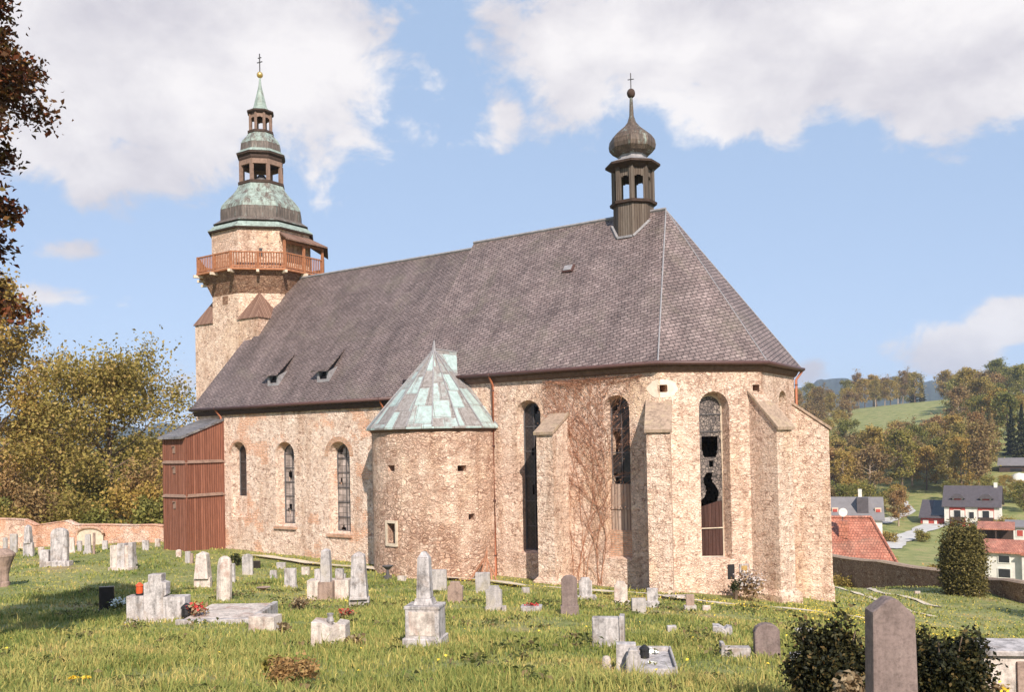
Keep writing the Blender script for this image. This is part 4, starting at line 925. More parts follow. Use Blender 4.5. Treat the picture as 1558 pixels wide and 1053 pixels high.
m = MB(); f_ = [q+toC*.03 for q in arc]; bt = [np.array([q[0], q[1], Hf(q[0], q[1])]) for q in f_]
m.add(f_+bt+[q-toC*.3 for q in f_]+[q-toC*.3 for q in bt], [(k, k+1, n+2+k, n+1+k) for k in range(n)]); m.build('arch_infill', M_['mould'], lw)

# ------------------------------------------------------------------ houses in the valley
def rect_on(m, F, s0, s1, z0, z1, d0=-.05, d1=.03):
    m.hexa([F.p(s0,d0,z0), F.p(s1,d0,z0), F.p(s1,d1,z0), F.p(s0,d1,z0), F.p(s0,d0,z1), F.p(s1,d0,z1), F.p(s1,d1,z1), F.p(s0,d1,z1)]); return m
def gable_house(name, u, v, D, w, dp, hw, hr, ang, wallm, roofm, label, over=.4, cat='house'):
    """front wall centre at pixel (u,v) ground, facing ang; ridge parallel to the front"""
    P = wp(u, v, D); o = empty(name, P, R(ang)+math.pi/2, label, cat)   # local: front is -y
    m = MB(); m.box(-w/2, w/2, 0, dp, -2, hw); q = [(0,hw),(dp/2,hw+hr),(dp,hw)]
    m.add([(-w/2,y,z) for y,z in q]+[(w/2,y,z) for y,z in q], [(0,1,2),(5,4,3),(0,3,4,1),(1,4,5,2)]); recal(m.build('wall', M_[wallm], o))
    m = MB(); k = hr/(dp/2); t = .18
    for s in (0, 1):
        y0, y1 = (-over, dp/2) if s == 0 else (dp+over, dp/2); z0, z1 = hw-over*k+.03, hw+hr+.03
        m.hexa([(-w/2-over,y0,z0),(w/2+over,y0,z0),(w/2+over,y1,z1),(-w/2-over,y1,z1),(-w/2-over,y0,z0+t),(w/2+over,y0,z0+t),(w/2+over,y1,z1+t),(-w/2-over,y1,z1+t)])
    r = recal(m.build('roof', M_[roofm], o)); return o, r
def win(o, x, z, w, h, y=0., mat='pane', fm='wallwhite', name='window'):
    m = MB(); m.box(x-w/2-.1, x+w/2+.1, y-.07, y+.02, z-.1, z+h+.1); f = m.build(name, M_[fm], o); m = MB(); m.box(x-w/2, x+w/2, y-.09, y-.06, z, z+h); m.build('pane', M_[mat], f); return f
# red and white house
H1, r = gable_house('red_white_house', 1479, 815, 168, 9.3, 8, 5.6, 3.4, -88, 'wallwhite', 'darkroof', 'white house with red painted bays and two roof dormers in the valley')
for x in (-2.4, 2.4):
    m = MB(); m.box(x-1.35, x+1.35, -.06, .02, .2, 5.4); m.build('red_bay', M_['wallred'], H1)
    win(H1, x, 3.2, 1.1, 1.5, -.08); win(H1, x, .7, 1.1, 1.4, -.08)
    for s in (-1, 1): m = MB(); m.box(x+s*.95-.3, x+s*.95+.3, -.12, -.05, 3.2, 4.7); m.build('shutter', M_['wallwhite'], H1)
    m = MB(); m.box(x-1.3, x+1.3, -1.0, -.02, 2.6, 2.72); m.box(x-1.3, x+1.3, -1.0, -.94, 2.72, 3.5); b_ = m.build('balcony', M_['darkwood'], H1)
    m = MB(); m.box(x-.9, x+.9, 1.0, 3.2, 5.6, 7.1); d_ = m.build('dormer', M_['wallwhite'], r); 
    m = MB(); m.prof([(x-1.35,6.9),(x+1.35,6.9),(x+.5,7.75),(x-.5,7.75)], .6, 3.4); m.build('dormer_roof', M_['darkroof'], r)
    m = MB(); m.box(x-.6, x+.6, .93, 1.02, 6.15, 6.85); m.build('dormer_window', M_['wallred'], r)
win(H1, 0, .3, 1.0, 2.0, -.0, 'wallred', 'wallwhite', 'door'); win(H1, 0, 3.2, .8, 1.2)
m = MB(); m.box(3.6, 4.2, 3.6, 4.2, 8.2, 9.8); m.build('chimney', M_['wallwhite'], r)
m = MB(); m.box(-9.0, -4.7, 1.2, 6.5, -2, 3.2); an = m.build('annexe', M_['wallred'], H1)
m = MB(); m.hexa([(-9.3,.6,3.0),(-4.66,.6,3.0),(-4.66,6.8,6.0),(-9.3,6.8,6.0),(-9.3,.6,3.2),(-4.66,.6,3.2),(-4.66,6.8,6.2),(-9.3,6.8,6.2)]); m.build('annexe_roof', M_['darkroof'], an)
m = MB(); k_ = 3/6.2; m.hexa([(-7.1,1.0,3.46),(-4.8,1.0,3.46),(-4.8,6.2,3.46+5.2*k_),(-7.1,6.2,3.46+5.2*k_),(-7.1,1.0,3.54),(-4.8,1.0,3.54),(-4.8,6.2,3.54+5.2*k_),(-7.1,6.2,3.54+5.2*k_)]); m.build('solar_panel', M_['solar'], an)
m = MB(); m.box(-8.6, -7.6, 1.12, 1.22, -1.5, 2.6); m.box(-6.6, -6.1, 1.12, 1.22, -1.5, 2.6); m.build('white_pilaster', M_['wallwhite'], an)
# grey roofed house behind the orange roof
H2, r = gable_house('grey_roofed_house', 1296, 798, 150, 9.5, 6.5, 1.0, 3.2, -76, 'wallwhite', 'greyroof', 'low house with pale grey sheet roof behind the orange tiled roof')
m = MB(); m.box(.9, 2.7, .6, 3.9, 1.7, 4.35); m.build('roof_patch', M_['darkroof'], r); m = MB(); m.box(1.2, 1.8, 3.7, 4.3, 4.1, 5.7); m.build('chimney', M_['wallwhite'], r)
for x in (-2.6, 4.2): m = MB(); m.box(x-.5, x+.5, .8, 2.2, 1.6, 2.7); d_ = m.build('dormer', M_['mould'], r); m = MB(); m.box(x-.35, x+.35, .72, .8, 2.0, 2.5); m.build('dormer_window', M_['wallred'], r)
win(H2, -3, -.2, 1.1, 1.1); win(H2, 2.5, -.2, 1.1, 1.1)
# orange tiled hipped roof just beyond the wall
D0 = 76; e0, e1, r0_, r1_ = [wp(*q) for q in ((1222, 858, 73), (1372, 868, 71), (1262, 789, 79), (1322, 783, 78))]
H0 = empty('orange_roofed_house', (0, 0, 0), 0, 'house whose orange tiled hipped roof rises just beyond the churchyard wall', 'house')
zr = (r0_[2]+r1_[2])/2; ze = min(e0[2], e1[2])-.1; dirx = (e1-e0); dirx[2] = 0; Lx = np.linalg.norm(dirx); dirx /= Lx; diry = np.array([-dirx[1], dirx[0], 0])
if diry@CF < 0: diry = -diry
base = np.array([e0[0], e0[1], 0])
def h0(a, b, z): return tuple(base+dirx*a+diry*b+np.array([0, 0, z]))
wd = 11.; ra, rb = (r0_-e0)@dirx, (r1_-e0)@dirx
m = MB(); vs = [h0(-5,0,ze), h0(Lx,0,ze), h0(Lx,wd,ze), h0(-5,wd,ze), h0(-1,wd*.5,zr), h0(rb,wd*.5,zr)]
vs += [(x,y,z-.2) for x,y,z in vs[:4]]
m.add(vs, [(0,1,5,4), (1,2,5), (2,3,4,5), (3,0,4), (6,7,1,0), (7,8,2,1), (8,9,3,2), (9,6,0,3), (9,8,7,6)]); r = recal(m.build('roof', M_['tile'], H0))
m = MB(); m.tube([h0(-1,wd*.5,zr+.05), h0(rb,wd*.5,zr+.05)], .14, 6); m.tube([h0(rb,wd*.5,zr+.05), h0(Lx,0,ze+.08)], .12, 6); m.build('ridge_tiles', M_['tile'], r)
m = MB(); m.prism([h0(a,b,0)[:2] for a, b in ((-4.6,.4),(Lx-.4,.4),(Lx-.4,wd-.4),(-4.6,wd-.4))], ze-4.5, ze-.15); recal(m.build('wall', M_['wallwhite'], H0))
P = wp(1284, 797, 75.5); m = MB(); m.box(P[0]-.35, P[0]+.35, P[1]-.35, P[1]+.35, P[2]-1.2, P[2]+.25); m.build('chimney', M_['tile'], H0)
P = wp(1282, 780, 75.5); F = Face((P[0], P[1]), -58); m = MB(); n = 18
m.loft([[F.p(r_*math.cos(2*math.pi*k/n), d_, P[2]+r_*math.sin(2*math.pi*k/n)) for k in range(n)] for r_, d_ in ((.02, .0), (.2, .02), (.36, .09), (.37, .1), (.36, .11), (.2, .05), (.02, .03))]); do = tag(recal(m.build('satellite_dish', M_['wallwhite'], None, smooth=True)), 'white round satellite dish on the chimney of the orange roof', 'satellite dish')
m = MB(); m.tube([F.p(0,-.03,P[2]), F.p(0,-.1,P[2]-.3), F.p(0,-.1,P[2]-.75)], .035, 6); m.build('dish_mast', M_['iron'], do)
# white house with red roof at the right edge
H3, r = gable_house('small_white_house', 1527, 886, 95, 3.6, 5, 3.2, .9, -92, 'wallwhite', 'tile', 'white two storey house with red roof beyond the wall at the right edge')
win(H3, .1, 2.1, 1.0, .7); win(H3, .1, .5, 1.1, .9)
m = MB(); m.box(1.82, 4.8, -.6, 4.5, -2, 3.0); w_ = m.build('wing', M_['wallwhite'], H3); m = MB(); m.box(1.7, 4.9, -.8, 4.7, 3.0, 3.15); m.build('wing_roof', M_['tile'], w_); m = MB(); m.box(2.6, 3.1, -.66, -.58, .4, 2.2); m.build('wing_window', M_['pane'], w_)
# open shed and a small cabin behind it
P = wp(1516, 828, 118); sh_ = empty('open_shed', P, R(4), 'open garden shed with flat red roof beside the thuja', 'shed')
m = MB(); m.hexa([(-2.2,-1.6,2.0),(2.2,-1.6,2.0),(2.2,1.6,2.7),(-2.2,1.6,2.7),(-2.2,-1.6,2.15),(2.2,-1.6,2.15),(2.2,1.6,2.85),(-2.2,1.6,2.85)]); m.build('roof', M_['tile'], sh_)
m = MB(); m.box(-2, 2, 1.2, 1.35, -1, 2.5); m.build('back_wall', M_['darkwood'], sh_)
for x in (-1.9, 0, 1.9): m = MB(); m.box(x-.09, x+.09, -1.4, -1.22, -1, 2.03); m.build('post', M_['darkwood'], sh_)
H5, r = gable_house('garden_cabin', 1556, 824, 122, 3.4, 3, 2.0, .6, -86, 'wallwhite', 'greyroof', 'little white cabin with a red window right of the open shed', cat='cabin'); win(H5, -.3, .7, .7, .8, 0, 'wallred')
H6, r = gable_house('barn', 1562, 724, 222, 12, 7, 2.6, 1.6, -88, 'darkwood', 'greyroof', 'long dark barn with pale roof below the spruces', cat='barn')
m = MB(); m.box(-3.5, -1.0, -.06, .02, -1, 1.8); m.build('barn_door', M_['black'], H6)
P = wp(1551, 731, 212); m = MB(); m.lathe([(1.9,-1.5),(1.9,.8),(1.6,1.5),(.9,2.0),(.05,2.2)], P[0], P[1], 14); 
for i, v in enumerate(m.v): m.v[i] = (v[0], v[1], v[2]+P[2]-.4)
tag(m.build('round_tent', M_['wallwhite'], smooth=True), 'round white tent in front of the dark barn', 'tent')
P = wp(1483, 726, 205); m = MB(); m.box(-1.4, 1.4, -.8, .8, -.4, .55)
for i, v in enumerate(m.v): m.v[i] = (v[0]+P[0], v[1]+P[1], v[2]+P[2])
tag(m.build('covered_stack', M_['wallwhite'], bevel=.25), 'white sheeted stack on the meadow above the red and white house', 'stack')
strip('access_road', [G(u, v)[0] for u, v in ((1346, 834), (1362, 826), (1385, 815), (1408, 805), (1428, 797), (1446, 791))], 3.6, M_['road'], .15, 2)
strip('access_road', [G(u, v)[0] for u, v in ((1338, 797), (1360, 789), (1384, 781), (1376, 768), (1360, 757))], 2.6, M_['road'], .15, 2)
for i, (u, v, D, w, h, mt, lb) in enumerate([(1352,765,150,4,2.0,OL,'low garden bush by the pale access road'),(1402,780,152,3,2.2,GR,'round green bush by the pale access road'),(1425,822,104,5,1.6,OL,'olive bush on the bank beyond the wall'),(1345,788,120,4,1.8,GR,'green bush beside the orange roof'),(1378,836,92,6,1.5,RU,'rough tan growth just beyond the wall'),(1530,775,165,5,2.2,OL,'bush right of the red and white house'),(1545,750,190,6,3.2,GR,'dark bush below the barn'),(1288,865,64,2.6,1.5,OL,'yellowish bush at the wall foot right of the church'),(1318,862,65,2.4,1.2,'leafdark','dark bush at the wall foot right of the church')]):
    P = wp(u, v, D); shrub('garden_bush', (P[0], P[1], Hf(P[0], P[1])-.2), w, w*.7, h, 1500, .26 if D > 80 else .14, mt, lb, seed=90+i)

# ------------------------------------------------------------------ air
def haze():
    me = MB(); me.box(-3500, 3500, -3500, 3500, -22, 215); t = bpy.data.materials.new('haze'); t.use_nodes = True; T = t.node_tree
    for n in list(T.nodes): T.nodes.remove(n)
    v = T.nodes.new('ShaderNodeVolumePrincipled'); v.inputs['Color'].default_value = (.62, .72, .9, 1); v.inputs['Density'].default_value = .00022; o = T.nodes.new('ShaderNodeOutputMaterial'); T.links.new(v.outputs[0], o.inputs['Volume'])
    tag(me.build('haze', t, uv=False), kind='stuff')
haze()

# ------------------------------------------------------------------ graves
GRP = 'gravestones in the churchyard'
def prof_of(kind, w, h):
    r = w/2
    if kind == 'arch': zs = h-r*.75; return [(-r,0),(r,0)]+[(r*math.cos(math.pi*k/10), zs+r*.75*math.sin(math.pi*k/10)) for k in range(11)]
    if kind == 'gable': return [(-r,0),(r,0),(r*.96,h-r*.55),(r*.1,h),(-r*.1,h),(-r*.96,h-r*.55)]
    if kind == 'shoulder': return [(-r,0),(r,0),(r,h*.8),(r*.72,h*.86),(r*.6,h),(-r*.6,h),(-r*.72,h*.86),(-r,h*.8)]
    if kind == 'taper': return [(-r,0),(r,0),(r*.78,h*.97),(r*.6,h),(-r*.6,h),(-r*.78,h*.97)]
    if kind == 'broken': return [(-r,0),(r,0),(r*.97,h*.9),(r*.45,h*.95),(r*.2,h*.82),(-r*.3,h*.97),(-r*.94,h)]
    return [(-r,0),(r,0),(r,h),(-r,h)]
def grave(kind, u, v, wpx, hpx, mat, label, t=None, plinth=.16, pw=1.25, ang=None, lean=0, name='gravestone', cat='gravestone', group=GRP, plmat=None, sink=.12):
    P, d = G(u, v); w = wpx*d/FP; h = hpx*d/FP; t = t or max(.12, w*.32)
    o = empty(name, P, R((ang if ang is not None else -62+random.uniform(-9, 9))+90), label, cat, group)
    o.rotation_euler[1] = R(lean); o.rotation_euler[0] = R(random.uniform(-2, 2))
    ph = h*plinth
    if plinth:
        m = MB(); m.box(-w*pw/2, w*pw/2, -t*.85, t*.85, -sink-.2, ph); m.build('plinth', M_[plmat or mat], o, bevel=.014, jit=.004)
    m = MB()
    if kind == 'obelisk':
        s = w/2; q = lambda k, z: [(-k,-k,z),(k,-k,z),(k,k,z),(-k,k,z)]
        m.loft([q(s,ph-.03), q(s*.98,ph+h*.02), q(s*.74,h*.93), q(s*.1,h)])
    elif kind == 'pillar':
        s = w/2; m.loft([[(s*k*math.cos(a)*1.1, s*k*math.sin(a)*.8, z) for a in [2*math.pi*i/8+.39 for i in range(8)]] for k, z in ((.95,ph-.1),(1.,h*.3),(.93,h*.8),(.72,h*.95),(.3,h))])
    else: m.prof([(x, z+(ph-.02 if plinth else -sink)) for x, z in prof_of(kind, w, h-(ph if plinth else -sink))], -t/2, t/2)
    m.build('headstone', M_[mat], o, bevel=.016, jit=.005); return o, w, h, t, d
W_, G_, S_, B_, RG = 'marble', 'granite', 'sand', 'bwhite', 'rosegr'
# far left rows
grave('slab', 21, 842, 11, 28, G_, 'small grey slab nearest the left edge in the row before the brick wall', plinth=0)
o, w, h, t, d = grave('obelisk', 44, 847, 10, 48, W_, 'slender white pillar stone before the left end of the brick wall', plinth=.42, pw=1.5)
o, w, h, t, d = grave('arch', 91, 863, 25, 58, W_, 'broad white round topped stone with a small low wing', plinth=.12, pw=1.4)
m = MB(); m.box(-w*1.15, -w*.6, -t*.6, t*.6, -.2, h*.42); m.build('side_block', M_[W_], o, bevel=.015)
grave('taper', 109, 842, 10, 24, B_, 'small tapered stone just right of the broad round topped stone', plinth=.15)
grave('slab', 121, 840, 8, 17, W_, 'little white stone under the left end of the wall arch', plinth=0)
o, w, h, t, d = grave('taper', 134, 844, 10, 30, G_, 'narrow grey stone under the wall arch', plinth=.15)
grave('slab', 143, 844, 3.5, 32, S_, 'rusty iron grave post beside the narrow grey stone', t=.08, plinth=0, name='grave_post', cat='post')
grave('slab', 160, 837, 8, 14, W_, 'little pale stone right of the wall arch', plinth=0)
o, w, h, t, d = grave('slab', 187, 866, 36, 38, B_, 'wide pale family stone with three panels near the wooden porch', t=.3, plinth=.12, pw=1.05)
m = MB(); m.box(-w*.16, w*.16, -t*.62, t*.5, 0, h*1.06); m.build('middle_panel', M_[W_], o, bevel=.012); m = MB(); m.box(w*.34, w*.52, -t*.66, t*.5, 0, h*1.1); m.build('end_pier', M_[W_], o, bevel=.012)
grave('slab', 222, 838, 10, 15, W_, 'low whitish stone by the right end of the brick wall', plinth=0); grave('slab', 240, 832, 8, 12, B_, 'small stone at the left foot of the porch', plinth=0)
for u, v, wp_, hp_, mt, kd, lb in ((8, 838, 7, 20, G_, 'arch', 'small grey round topped stone at the very left edge before the brick wall'), (63, 846, 9, 13, B_, 'slab', 'low stained stone left of the broad white round topped stone'), (205, 860, 8, 14, W_, 'taper', 'small white tapered stone right of the three panel family stone'),
        (465, 874, 12, 12, B_, 'slab', 'low pale stone between the nave windows and the dark streaked pillar'), (428, 866, 14, 9, G_, 'slab', 'flat grey stone in front of the middle nave window'), (520, 884, 13, 10, W_, 'slab', 'low white stone beside the tall plain white pillar'),
        (272, 849, 8, 11, B_, 'arch', 'tiny stained stone before the porch front'), (612, 884, 14, 8, B_, 'slab', 'low pale stone before the turret window'), (1075, 930, 12, 8, B_, 'slab', 'very low stained stone on the lawn edge below the apse plaque'), (800, 905, 12, 10, W_, 'slab', 'low white stone beside the path under the leftmost choir window'),
        (180, 846, 7, 10, W_, 'slab', 'tiny white stone behind the three panel family stone'), (700, 900, 10, 10, W_, 'slab', 'small white stone behind the low brown stone')):
    grave(kd, u, v, wp_, hp_, mt, lb, plinth=0)
# urn at the left edge
P, d = G(5, 893); o = empty('stone_urn', P, 0, 'dark weathered stone urn cut by the left edge of the photo', 'urn'); s = 26*d/FP
m = MB(); m.lathe([(s*.34,-.2),(s*.36,s*.25),(s*.3,s*.3),(s*.3,s*.75),(s*.42,s*1.2)], n=16); m.build('pedestal', M_[S_], o, smooth=False); m = MB(); m.lathe([(s*.42,s*1.2),(s*.62,s*1.72),(s*.66,s*1.78),(s*.66,s*1.9),(s*.5,s*2.05),(s*.28,s*2.2),(.02,s*2.22)], n=16); m.build('bowl', M_[S_], o)
# black polished stone with flowers
o, w, h, t, d = grave('slab', 163, 930, 21, 40, 'polish', 'black polished stone at the tip of the dark tree shadow', t=.14, plinth=.1, ang=-40)
def bouquet(u, v, wpx, hpx, fm, label, n=90, name='flower_bouquet', cat='flowers', lm='leafgreen', fs=.07, dz=0, seed=1):
    global rng
    keep = rng; rng = np.random.default_rng(seed); P, d = G(u, v); w = wpx*d/FP; h = hpx*d/FP
    o = empty(name, P+np.array([0, 0, dz]), 0, label, cat); C = rng.normal(size=(n, 3))*np.array([w*.22, w*.18, h*.2])+np.array([0, 0, h*.42]); C[:, 2] = np.abs(C[:, 2])
    foliage('leaves', C, fs*1.3*(.6+rng.random(n)), M_[lm], o); C2 = rng.normal(size=(n, 3))*np.array([w*.22, w*.18, h*.14])+np.array([0, 0, h*.62]); C2[:, 2] = np.abs(C2[:, 2])
    foliage('blooms', C2, fs*(.6+.8*rng.random(n)), M_[fm], o, up=.8, asp=.9)['kind'] = 'stuff'; rng = keep; return o
bouquet(181, 932, 28, 22, 'petalw', 'white flowers lying at the foot of the black polished stone', seed=2)
# stepped family cross stone with ledger
A_ = -60
P, d = G(240, 945); o = empty('stepped_gravestone', P, R(A_+90+4), 'stepped pale cross shaped family stone with two low wings', 'gravestone', GRP); px = d/FP
m = MB(); m.box(-44*px, 48*px, -.28, .28, -.3, .07); m.build('plinth', M_[B_], o, bevel=.015, jit=.004)
m = MB(); m.box(-43*px, -17*px, -.17, .17, .05, 41*px); m.build('wing', M_[W_], o, bevel=.014, jit=.004); m = MB(); m.box(13*px, 46*px, -.19, .19, .05, 39*px); m.build('wing', M_[W_], o, bevel=.014, jit=.004)
m = MB(); m.prof([(x*px, z*px) for x, z in [(-17,3),(13,3),(13,40),(17,42),(17,60),(10,62),(10,73),(-10,73),(-10,62),(-17,60),(-17,42),(-17,40)]], -.15, .13); m.build('headstone', M_[W_], o, bevel=.012, jit=.004)
l0 = o.matrix_basis.copy(); Mx = Matrix.Translation(Vector(P)) @ Matrix.Rotation(R(A_+94), 4, 'Z')
def lantern(P, h, glass, label):
    o = empty('grave_lantern', P, .3, label, 'lantern'); r = h*.3; m = MB(); m.lathe([(r,0),(r*1.05,h*.12),(r*.9,h*.15)], n=10); m.build('base', M_['black'], o)
    m = MB(); m.lathe([(r*.82,h*.14),(r*.9,h*.4),(r*.82,h*.72)], n=10); m.build('glass', M_[glass], o); m = MB(); m.lathe([(r,h*.71),(r*.95,h*.8),(r*.4,h*.95),(r*.1,h)], n=10); m.build('lid', M_['black' if glass != 'redglass' else 'redglass'], o); return o
lantern(tuple(Mx @ Vector((-27*px, 0, 41*px))), .3, 'redglass', 'red lantern on the left wing of the stepped family stone')
P2, d2 = G(330, 950); px = d2/FP
o = empty('grave_ledger', P2, R(A_+94), 'flat pale ledger with a kerb lying right of the stepped family stone', 'grave ledger')
m = MB(); m.box(-.75, .75, -.1, 1.9, -.2, .1)
m.build('slab', M_[B_], o, bevel=.02, jit=.006); m = MB(); m.box(-.85, .85, -.22, -.1, -.2, .13); m.build('kerb', M_[W_], o, bevel=.02); m = MB(); m.box(.75, .87, -.1, 1.9, -.2, .14); m.build('kerb', M_[W_], o, bevel=.02)
bouquet(300, 948, 34, 24, 'petalr', 'red flowers and dry wreath at the near end of the pale ledger', lm='drygrass', seed=3, dz=.1)
q = G(284, 948)[0]; lantern(q, .42, 'black', 'black lantern between the stepped stone and the red flowers')
# middle left
o, w, h, t, d = grave('obelisk', 309, 893, 21, 54, B_, 'pale pyramid shaped stone on a white block before the porch', plinth=.27, pw=1.15)
grave('slab', 286, 857, 8, 17, G_, 'small grey stone at the foot of the porch corner', plinth=0); grave('slab', 292, 858, 4, 16, S_, 'thin brown stake beside the small grey stone at the porch', t=.1, plinth=0, name='grave_post', cat='post')
o, w, h, t, d = grave('pillar', 341, 914, 22, 67, B_, 'tall streaked rounded stone leaning slightly, brown and white', plinth=0, lean=2)
grave('slab', 355, 886, 6, 30, W_, 'narrow white stone half hidden behind the streaked rounded stone', plinth=0)
grave('arch', 377, 875, 16, 32, G_, 'pale grey round topped stone before the nave wall', plinth=0)
P, d = G(359, 861); shrub('dark_bush', P, 20*d/FP, .5, 17*d/FP, 500, .1, 'leafdark', 'black low bush left of the pale grey round topped stone', seed=31)
grave('slab', 391, 866, 10, 11, 'polish', 'low black block right of the pale grey round topped stone', plinth=0)
grave('taper', 416, 880, 12, 12, W_, 'very small white stone in the grass below the nave window', plinth=0)
grave('slab', 442, 896, 18, 30, W_, 'white upright slab with a notched top below the nave window', plinth=.1, pw=1.1)
P, d = G(401, 899); m = MB(); s = 11*d/FP; m.lathe([(s*.2,-.1),(s*.25,s*.15),(s*.9,s*.45),(s,s*.5),(s*.8,s*.48),(.02,s*.3)], n=14)
o = m.build('stone_bowl', M_[S_]); o.location = P; tag(o, 'flat brown bowl standing in the grass', 'bowl')
P, d = G(497, 913); px = d/FP; o = empty('pedestal_gravestone', P, R(A_+92), 'dark streaked pillar on a brown pedestal with low white wings', 'gravestone', GRP)
m = MB(); m.box(-11*px, 11*px, -.18, .18, -.2, 30*px); m.build('pedestal', M_[S_], o, bevel=.014, jit=.004); m = MB(); m.loft([[(-k,-k,z),(k,-k,z),(k,k,z),(-k,k,z)] for k, z in ((7.5*px, 29*px), (7*px, 60*px), (6*px, 77*px), (1*px, 80*px))]); m.build('pillar', M_[G_], o, bevel=.01)
for s in (-1, 1): m = MB(); m.box(s*16*px-6*px, s*16*px+6*px, .3, .5, -.2, 46*px); m.build('wing', M_[W_], o, bevel=.01)
m = MB(); m.box(-32*px, 32*px, .15, .65, -.2, 30*px); m.build('base_slab', M_[B_], o, bevel=.01)
o, w, h, t, d = grave('obelisk', 547, 924, 26, 83, W_, 'tall plain white tapering pillar before the nave and turret corner', plinth=.16, pw=1.15)
o, w, h, t, d = grave('slab', 404, 962, 42, 25, B_, 'low broken block with brown and white stains in the grass', t=.35, plinth=0)
bouquet(432, 964, 20, 16, 'drygrass', 'dry bunch right of the low broken block', lm='drygrass', n=60, seed=5)
bouquet(456, 928, 32, 20, 'drygrass', 'heap of dry flowers in the middle of the lawn', lm='drygrass', n=120, seed=6)
o, w, h, t, d = grave('broken', 503, 984, 54, 44, B_, 'stained pale pedestal with a broken top, dry bunches on both sides', t=.42, plinth=0, ang=-56)
m = MB(); m.lathe([(w*.06,h*.8),(w*.11,h*.95),(w*.07,h*1.1),(w*.1,h*1.2)], 0, 0, 10); m.build('vase', M_[W_], o)
bouquet(537, 985, 34, 20, 'drygrass', 'dry bunch right of the stained broken pedestal', lm='drygrass', seed=7); bouquet(528, 945, 24, 16, 'petalr', 'withered wreath behind the stained broken pedestal', lm='drygrass', n=70, seed=8)
# big obelisk in the middle
P, d = G(648, 988); px = d/FP; o = empty('obelisk_gravestone', P, R(-66+90), 'tall white obelisk on a stepped pedestal in the middle of the lawn', 'gravestone', GRP)
def sqr(m, k, z0, z1, kk=None, dy=1): kk = kk or k; m.hexa([(-k,-k*dy,z0),(k,-k*dy,z0),(k,k*dy,z0),(-k,k*dy,z0),(-kk,-kk*dy,z1),(kk,-kk*dy,z1),(kk,kk*dy,z1),(-kk,kk*dy,z1)])
m = MB(); sqr(m, 30*px, -.3, 18*px, dy=.8); m.build('plinth', M_[W_], o, bevel=.02, jit=.006); m = MB(); sqr(m, 26*px, 17.5*px, 61*px, dy=.8); sqr(m, 27.5*px, 61*px, 66*px, dy=.8); b_ = m.build('pedestal', M_[W_], o, bevel=.012, jit=.004)
m = MB(); m.box(-20*px, 20*px, -.8*26*px-.012, -.8*26*px+.05, 22*px, 58*px); m.build('inscription_panel', M_[B_], b_, bevel=.006)
m = MB(); sqr(m, 15*px, 66*px, 76*px, 12*px); sqr(m, 10.5*px, 76*px, 137*px, 8.6*px); sqr(m, 8.6*px, 137.01*px, 146*px, 3*px); m.build('shaft', M_[W_], o, bevel=.01, jit=.003)
# right of it
grave('slab', 667, 897, 26, 31, G_, 'grey square stone behind the tall white obelisk', plinth=.0)
grave('shoulder', 693, 918, 23, 32, S_, 'low brown stone in the grass below the turret', plinth=0)
o, w, h, t, d = grave('shoulder', 752, 929, 24, 40, G_, 'grey shouldered stone with a pale vase on top right of the low brown stone', plinth=.2, pw=1.1)
grave('slab', 735, 903, 22, 32, G_, 'plain grey stone under the bundle of dry branches', plinth=0)
grave('slab', 767, 930, 7, 10, W_, 'tiny white stone at the foot of the grey shouldered stone', plinth=0)
P, d = G(590, 882); o = empty('cast_iron_basin', P, 0, 'small dark iron basin on a foot before the turret', 'basin'); s = 9*d/FP
m = MB(); m.lathe([(s*.7,-.1),(s*.75,s*.5),(s*.3,s*.7),(s*.2,s*1.6)], n=12); m.build('foot', M_['iron'], o); m = MB(); m.lathe([(s*.2,s*1.55),(s*.9,s*2.1),(s*1.0,s*2.25),(s*.9,s*2.2),(.01,s*1.8)], n=12); m.build('bowl', M_['iron'], o)
# bundle of dry branches leaning on the choir wall
P, d = G(733, 884); o = empty('branch_bundle', P, 0, 'bundle of dry branches propped up against the turret foot', 'branches')
for k, (x0, y0, x1, y1, z1) in enumerate([(-.6,-.1,.08,.3,1.15),(-.35,.2,.1,.35,1.25),(.0,-.2,.1,.3,1.4),(.3,-.15,.08,.3,1.2),(.55,0,.05,.32,1.0),(-.75,.1,.0,.3,.9),(.65,.2,.1,.3,.75)]):
    m = MB(); m.tube([(x0,y0,-.05), ((x0+x1)/2+.05,(y0+y1)/2,z1*.5), (x1,y1,z1)], [.045,.035,.015], 5); m.build('branch', M_['creeper'], o, uv=False)
P, d = G(809, 931); s = d/FP; o = empty('flower_trough', P, R(28), 'white trough with red flowers in the middle of the lawn', 'planter'); m = MB(); m.hexa([(-14*s,-.14,-.05),(14*s,-.14,-.05),(14*s,.14,-.05),(-14*s,.14,-.05),(-16*s,-.18,11*s),(16*s,-.18,11*s),(16*s,.18,11*s),(-16*s,.18,11*s)]); m.build('trough', M_[W_], o, bevel=.01)
C = rng.normal(size=(70,3))*np.array([6*s,.06,.03])+np.array([2*s,0,12*s]); foliage('blooms', C, .07*np.ones(70), M_['petalr'], o)['kind'] = 'stuff'
grave('arch', 867, 938, 24, 62, RG, 'tall pinkish grey round topped stone on a pale block before the first buttress', plinth=.24, pw=1.15)
o, w, h, t, d = grave('shoulder', 891, 914, 20, 36, W_, 'white stone right behind the tall pinkish grey stone', plinth=.22, pw=1.6)
o, w, h, t, d = grave('shoulder', 945, 923, 20, 38, B_, 'stained brownish stone on a wide white foot beside the footpath', plinth=.2, pw=1.3)
grave('slab', 972, 935, 22, 24, G_, 'low square greyish stone between two path side stones', plinth=0)
grave('slab', 993, 925, 16, 30, W_, 'pale thick stone at the foot of the big corner buttress', plinth=.3, pw=1.25)
